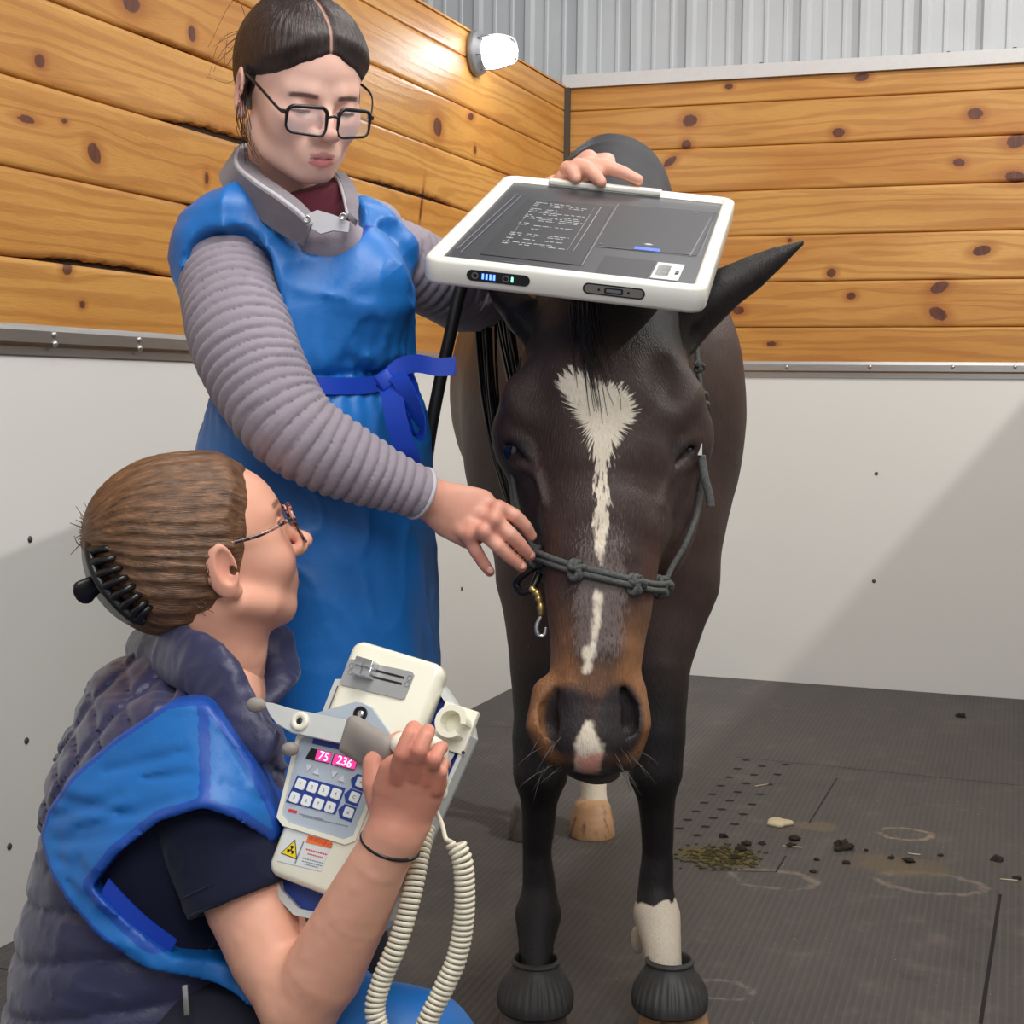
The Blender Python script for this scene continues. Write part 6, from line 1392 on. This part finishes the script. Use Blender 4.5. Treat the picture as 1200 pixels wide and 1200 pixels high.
# hand switch with coiled cord
sw = empty('hand_switch', P(490, 880, 1.60), label='white exposure hand switch with coiled cream cord in the crouching woman fist', cat='hand switch'); ORI[sw.name] = P(490, 880, 1.60)
s = SDF(.004); s.chain([P(470, 872, 1.585), P(490, 866, 1.59), P(512, 880, 1.598), P(516, 930, 1.60)], [.0115, .0125, .012, .008], k=.004); sdf_obj('switch_body', s, .0024, M_CREAM, sw)
M_CORD = simple('cream_cord', (226, 218, 196), .45, var=.04)
def coil(pts, r, pitch, wr, lead=None):
    p = spline(pts, 240); seg = np.linalg.norm(np.diff(p, axis=0), axis=1); cum = np.concatenate([[0], np.cumsum(seg)]); turns = int(cum[-1] / pitch); n = turns * 14; u = np.linspace(0, cum[-1], n)
    c = np.stack([np.interp(u, cum, p[:, i]) for i in range(3)], 1); t, a, b = frames(c, CB); ph = np.arange(n) / 14 * 2 * np.pi; w = c + r * (np.cos(ph)[:, None] * a + np.sin(ph)[:, None] * b)
    if lead is not None: w = np.concatenate([spline(list(lead) + [w[0]], 24)[:-1], w])
    return tube(w, wr, 6)
mesh('coiled_cord', *coil([P(534, 988, 1.578), P(543, 1015, 1.575), P(544, 1070, 1.575), P(536, 1120, 1.575), P(518, 1162, 1.575), P(500, 1200, 1.575), P(484, 1250, 1.58)], .0085, .0056, .0025, [P(510, 948, 1.60), P(518, 966, 1.592), P(522, 982, 1.585), P(527, 986, 1.58)]), M_CORD, sw)
mesh('coiled_cord', *coil([P(500, 962, 1.65), P(492, 1000, 1.62), P(482, 1050, 1.60), P(466, 1105, 1.59), P(447, 1150, 1.59), P(440, 1190, 1.59), P(462, 1238, 1.585), P(484, 1250, 1.58)], .0085, .0056, .0025), M_CORD, sw)
# ================================================================ rope halter, lead, lamp, litter
q = N('braided_rope'); o = q.obj(); q.out(base=q.mix(q.noise(o, 300, 3), tuple(lin(40, 42, 42)), tuple(lin(104, 106, 102))), rough=.85, normal=q.bump(q.noise(o, 420, 2), .001)); M_ROPE = q.m
M_BRASS = metal_mat('worn_brass', (206, 176, 110), .32)
hl = empty('rope_halter', on_surf(SH, 700, 672, .005), label='dark grey knotted rope halter around the nose and cheeks of the horse', cat='halter'); ORI[hl.name] = np.array(hl.location)
hs_ = lambda x, y, o=.0045: on_surf(SH, x, y, o)
def rope(name, pts, r=.0036, parent=hl, n=40, m=None): return mesh(name, *tube(spline(pts, n), r, 10), m or M_ROPE, parent)
for dy in (-3.6, 3.6):
    rope('noseband', [P(622, 652 + dy, 2.06), hs_(634, 653 + dy), hs_(650, 659 + dy), hs_(675, 667 + dy), hs_(705, 674 + dy), hs_(730, 680 + dy), hs_(752, 685 + dy), hs_(768, 688 + dy), P(782, 688 + dy, 2.06), P(785, 686 + dy, 2.12)], .0040)
def knot(x, y, d=None, k=1.0):
    c = hs_(x, y, .006) if d is None else P(x, y, d)
    for a, sx in ((25, -3), (-30, 3), (80, 0)):
        e = rotz(a); ring = np.array([c + e[0] * .010 * k * math.cos(t) + CU * (.0035 * sx / 3) * k + e[2] * .006 * k * math.sin(t) + e[1] * .0045 * k * math.sin(t * 2) for t in np.linspace(0, 2 * np.pi, 24, endpoint=False)])
        mesh('knot', *tube(ring, .0040 * k, 8, e[1], closed=True), M_ROPE, hl)
knot(677, 668); knot(746, 685); knot(631, 652, 2.045, 1.1); knot(777, 688, 2.045, 1.1)
rope('cheek_piece', [P(630, 650, 2.05), P(618, 628, 2.07), P(607, 598, 2.09), P(601, 562, 2.10), P(599, 530, 2.11), P(598, 515, 2.15), P(600, 470, 2.20), P(612, 420, 2.23)], .0035)
rope('cheek_piece', [P(778, 686, 2.05), P(788, 664, 2.06), P(804, 636, 2.07), P(818, 598, 2.09), P(822, 560, 2.10), P(822, 520, 2.11), P(823, 478, 2.13), P(819, 440, 2.15), P(816, 405, 2.2)], .0038)
rope('jaw_piece', [P(631, 655, 2.05), P(640, 680, 2.2), P(690, 690, 2.30), P(760, 690, 2.2), P(780, 690, 2.05)], .0036)
for x, y, d, k in ((821, 464, 2.105, .8), (823, 476, 2.105, .8), (820, 430, 2.13, .6)): knot(x, y, d, k)
mesh('white_tag', *boxm(P(819.5, 524, 2.075), (.0035, .011, .003), None if False else rotz(0), .001), M_STK, hl)
rope('tail_end', [P(822, 534, 2.08), P(826, 560, 2.075), P(831, 580, 2.075), P(833, 594, 2.075)], .0056)
ld = empty('lead_rope', P(620, 682, 2.06), label='black lead rope loop with brass snap below the left cheek of the halter', cat='lead rope'); ORI[ld.name] = P(620, 682, 2.06)
rope('loop', [P(634, 660, 2.05), P(618, 670, 2.05), P(605, 684, 2.06), P(612, 694, 2.05), P(624, 688, 2.045), P(632, 672, 2.05)], .0052, ld, m=M_MANE)
for k, (a, b, r) in enumerate(((P(621, 688, 2.035), P(632, 700, 2.03), .0052), (P(630, 698, 2.03), P(634, 722, 2.03), .0050))): mesh('snap_hook', *tube(spline([a, (a + b) / 2 + D(.002, 0, 0), b], 8), np.array([.8, 1.1, .8, .9, 1.2, 1, .9, .8]) * r, 10), M_BRASS, ld)
rope('snap_gate', [P(634, 722, 2.03), P(629, 734, 2.03), P(631, 744, 2.03), P(638, 744, 2.03), P(640, 735, 2.03)], .0028, ld, m=M_CHR)
st_ = empty('black_lead', P(500, 560, 2.25), label='thick black lead hanging from below the plate between woman and horse', cat='lead rope'); ORI[st_.name] = P(500, 560, 2.25)
M_BLR = cloth_mat('black_webbing', (24, 24, 28), .6, 500, .001)
mesh('lead_strap', *tube(spline([P(548, 318, 2.27), P(538, 345, 2.25), P(527, 395, 2.22), P(514, 455, 2.2), P(504, 510, 2.2), P(498, 560, 2.21), P(493, 640, 2.23), P(488, 760, 2.26)], 50), .0112, 12, None, .8), M_BLR, st_)
# wall lamp
lb0 = hit(561, 62, 0, XL + .03); lw = empty('wall_lamp', lb0, label='lit jelly-jar wall lamp near the top of the left boards', cat='wall lamp'); ORI[lw.name] = np.array(lb0)
LX = np.array([1., 0, 0]); LA = np.array([[0, 1., 0], [0, 0, 1.], [1., 0, 0]])
M_CAST = simple('grey_cast_metal', (150, 152, 156), .45, .4)
mesh('lamp_base', *lathe([(.075, -.02), (.078, -.005), (.074, .008), (.058, .016), (.056, .03)], lb0, LA, 28), M_CAST, lw)
q = N('glowing_jar_glass'); q.out(base=(.9, .95, 1, 1), rough=.2, ecol=(.86, .93, 1, 1), estr=15); 
mesh('glass_jar', *lathe([(.052, .02), (.056, .04), (.055, .075), (.047, .105), (.030, .125), (.008, .133)], lb0, LA, 28), q.m, lw)
for k in range(6):
    a = k * math.pi / 3 + .3; mesh('guard_wire', *tube(spline([lb0 + LA.T @ np.array([.062 * math.cos(a), .062 * math.sin(a), .015]), lb0 + LA.T @ np.array([.064 * math.cos(a), .064 * math.sin(a), .07]), lb0 + LA.T @ np.array([.045 * math.cos(a), .045 * math.sin(a), .125]), lb0 + LA.T @ np.array([0, 0, .142])], 14), .0025, 6), M_CAST, lw)
l = bpy.data.lights.new('jar_bulb', 'POINT'); l.energy = 3.5; l.color = (.86, .93, 1); l.shadow_soft_size = .05; lo = bpy.data.objects.new('jar_bulb', l); COL.objects.link(lo); lo.parent = lw; lo.location = (.20, 0, 0)
# litter on the mats
M_DUNG = simple('dry_manure', (74, 66, 34), .95, var=.5, bscale=80, bump=.004); M_DUNGD = simple('dark_manure', (44, 38, 28), .95, var=.4, bscale=80); M_CHIP = simple('pale_wood_chip', (206, 190, 158), .8, var=.15, bscale=50)
def lump(px, py, r, m, name, lab=None, cat=None, grp=None, fl=.55, seed=1):
    c = hit(px, py, 2, 0.0); rg = np.random.default_rng(seed); Vv, Ff = [], []; na, nb = 7, 10
    for i in range(na + 1):
        th = math.pi * i / na
        for j in range(nb): a = 2 * math.pi * j / nb; k = r * (1 + .28 * rg.standard_normal()) if 0 < i < na else r; Vv.append((k * math.sin(th) * math.cos(a), k * math.sin(th) * math.sin(a), max(k * math.cos(th) * fl, -r * fl * .5) + r * fl * .5))
    for i in range(na):
        for j in range(nb): Ff.append((i * nb + j, (i + 1) * nb + j, (i + 1) * nb + (j + 1) % nb, i * nb + (j + 1) % nb))
    return (c + np.array(Vv), Ff)
rg = random.Random(21); cl = []
for i in range(240):
    a, r_ = rg.random() * 6.28, rg.random() ** .5; x, y = 845 + 46 * r_ * math.cos(a) + rg.gauss(0, 11), 1004 + 12 * r_ * math.sin(a) + rg.gauss(0, 3.5); cl.append(lump(x, y, rg.uniform(.0015, .007), None, '', seed=i, fl=.35))
tag(mesh('manure_smear', *jl(cl), M_DUNG, None), 'flattened green-brown manure smear beside the right front leg', 'manure', kind='stuff')
for k, (x, y, r, lab) in enumerate(((868, 996, .016, 'dark manure crumb on the right edge of the green smear'), (875, 990, .012, 'manure crumb just behind the right edge of the green smear'), (860, 1006, .012, 'manure crumb at the front right of the green smear'),
        (930, 984, .014, 'manure crumb straight below the pale chip, the farther of two touching'), (927, 992, .011, 'manure crumb below the pale chip, the nearer of two touching'), (893, 989, .008, 'small manure crumb between green smear and the seam'), (989, 994, .022, 'largest dark manure lump, left of the pale hoof ring'),
        (982, 997, .010, 'small crumb pressed against the largest manure lump'), (1065, 1010, .014, 'dark manure crumb just below the pale hoof ring'), (1044, 1006, .008, 'small manure crumb at the lower left of the pale hoof ring'), (992, 1012, .009, 'small manure crumb in front of the largest lump'),
        (957, 1008, .007, 'tiny manure crumb left of and nearer than the largest lump'), (953, 1022, .008, 'small manure crumb nearest the camera in the middle of the mat'), (1102, 1003, .006, 'tiny manure crumb right of the pale hoof ring'), (1170, 1008, .014, 'dark manure crumb above the long black mat seam'),
        (1192, 1030, .009, 'small manure crumb at the right edge of the picture'), (847, 981, .012, 'manure crumb on the nearest drain slots'), (1015, 997, .006, 'tiny manure crumb between largest lump and pale hoof ring'), (1126, 840, .016, 'lone dark manure crumb far back near the white wall'))):
    tag(mesh('manure_crumb', *lump(x, y, r, None, '', seed=50 + k), M_DUNGD, None), lab, 'manure crumb', 'manure crumbs scattered on the mats')
c = hit(912, 966, 2, 0.0); pg = [(.042 * math.cos(a) * (1 + .25 * math.sin(a * 3 + 1)), .032 * math.sin(a) * (1 + .2 * math.cos(a * 4)), 0) for a in np.linspace(0, 2 * np.pi, 18, endpoint=False)]
tag(mesh('wood_chip', *prism([(a * .8, b) for a, b, _ in pg], c + [0, 0, .001], AH, .010, .004), M_CHIP, None), 'pale crumpled chip lying on the mats beside the drain slots', 'chip')
for k, (x, y, ln, an_) in enumerate(((917, 992, .05, .1), (1064, 1001, .03, .0), (885, 922, .05, .9), (1172, 1031, .04, .1))):
    c = hit(x, y, 2, 0.0); tag(mesh('hay_stem', *tube(np.array([c + [0, 0, .002], c + np.array([math.cos(an_), math.sin(an_), 0]) * ln + [0, 0, .002]]), .0016, 6), M_CHIP, None), ['pale hay stem beside the manure smear', 'pale hay stem below the pale hoof ring', 'pale hay stem across the drain slots', 'pale hay stem at the right edge of the mats'][k], 'hay', 'hay stems on the mats')
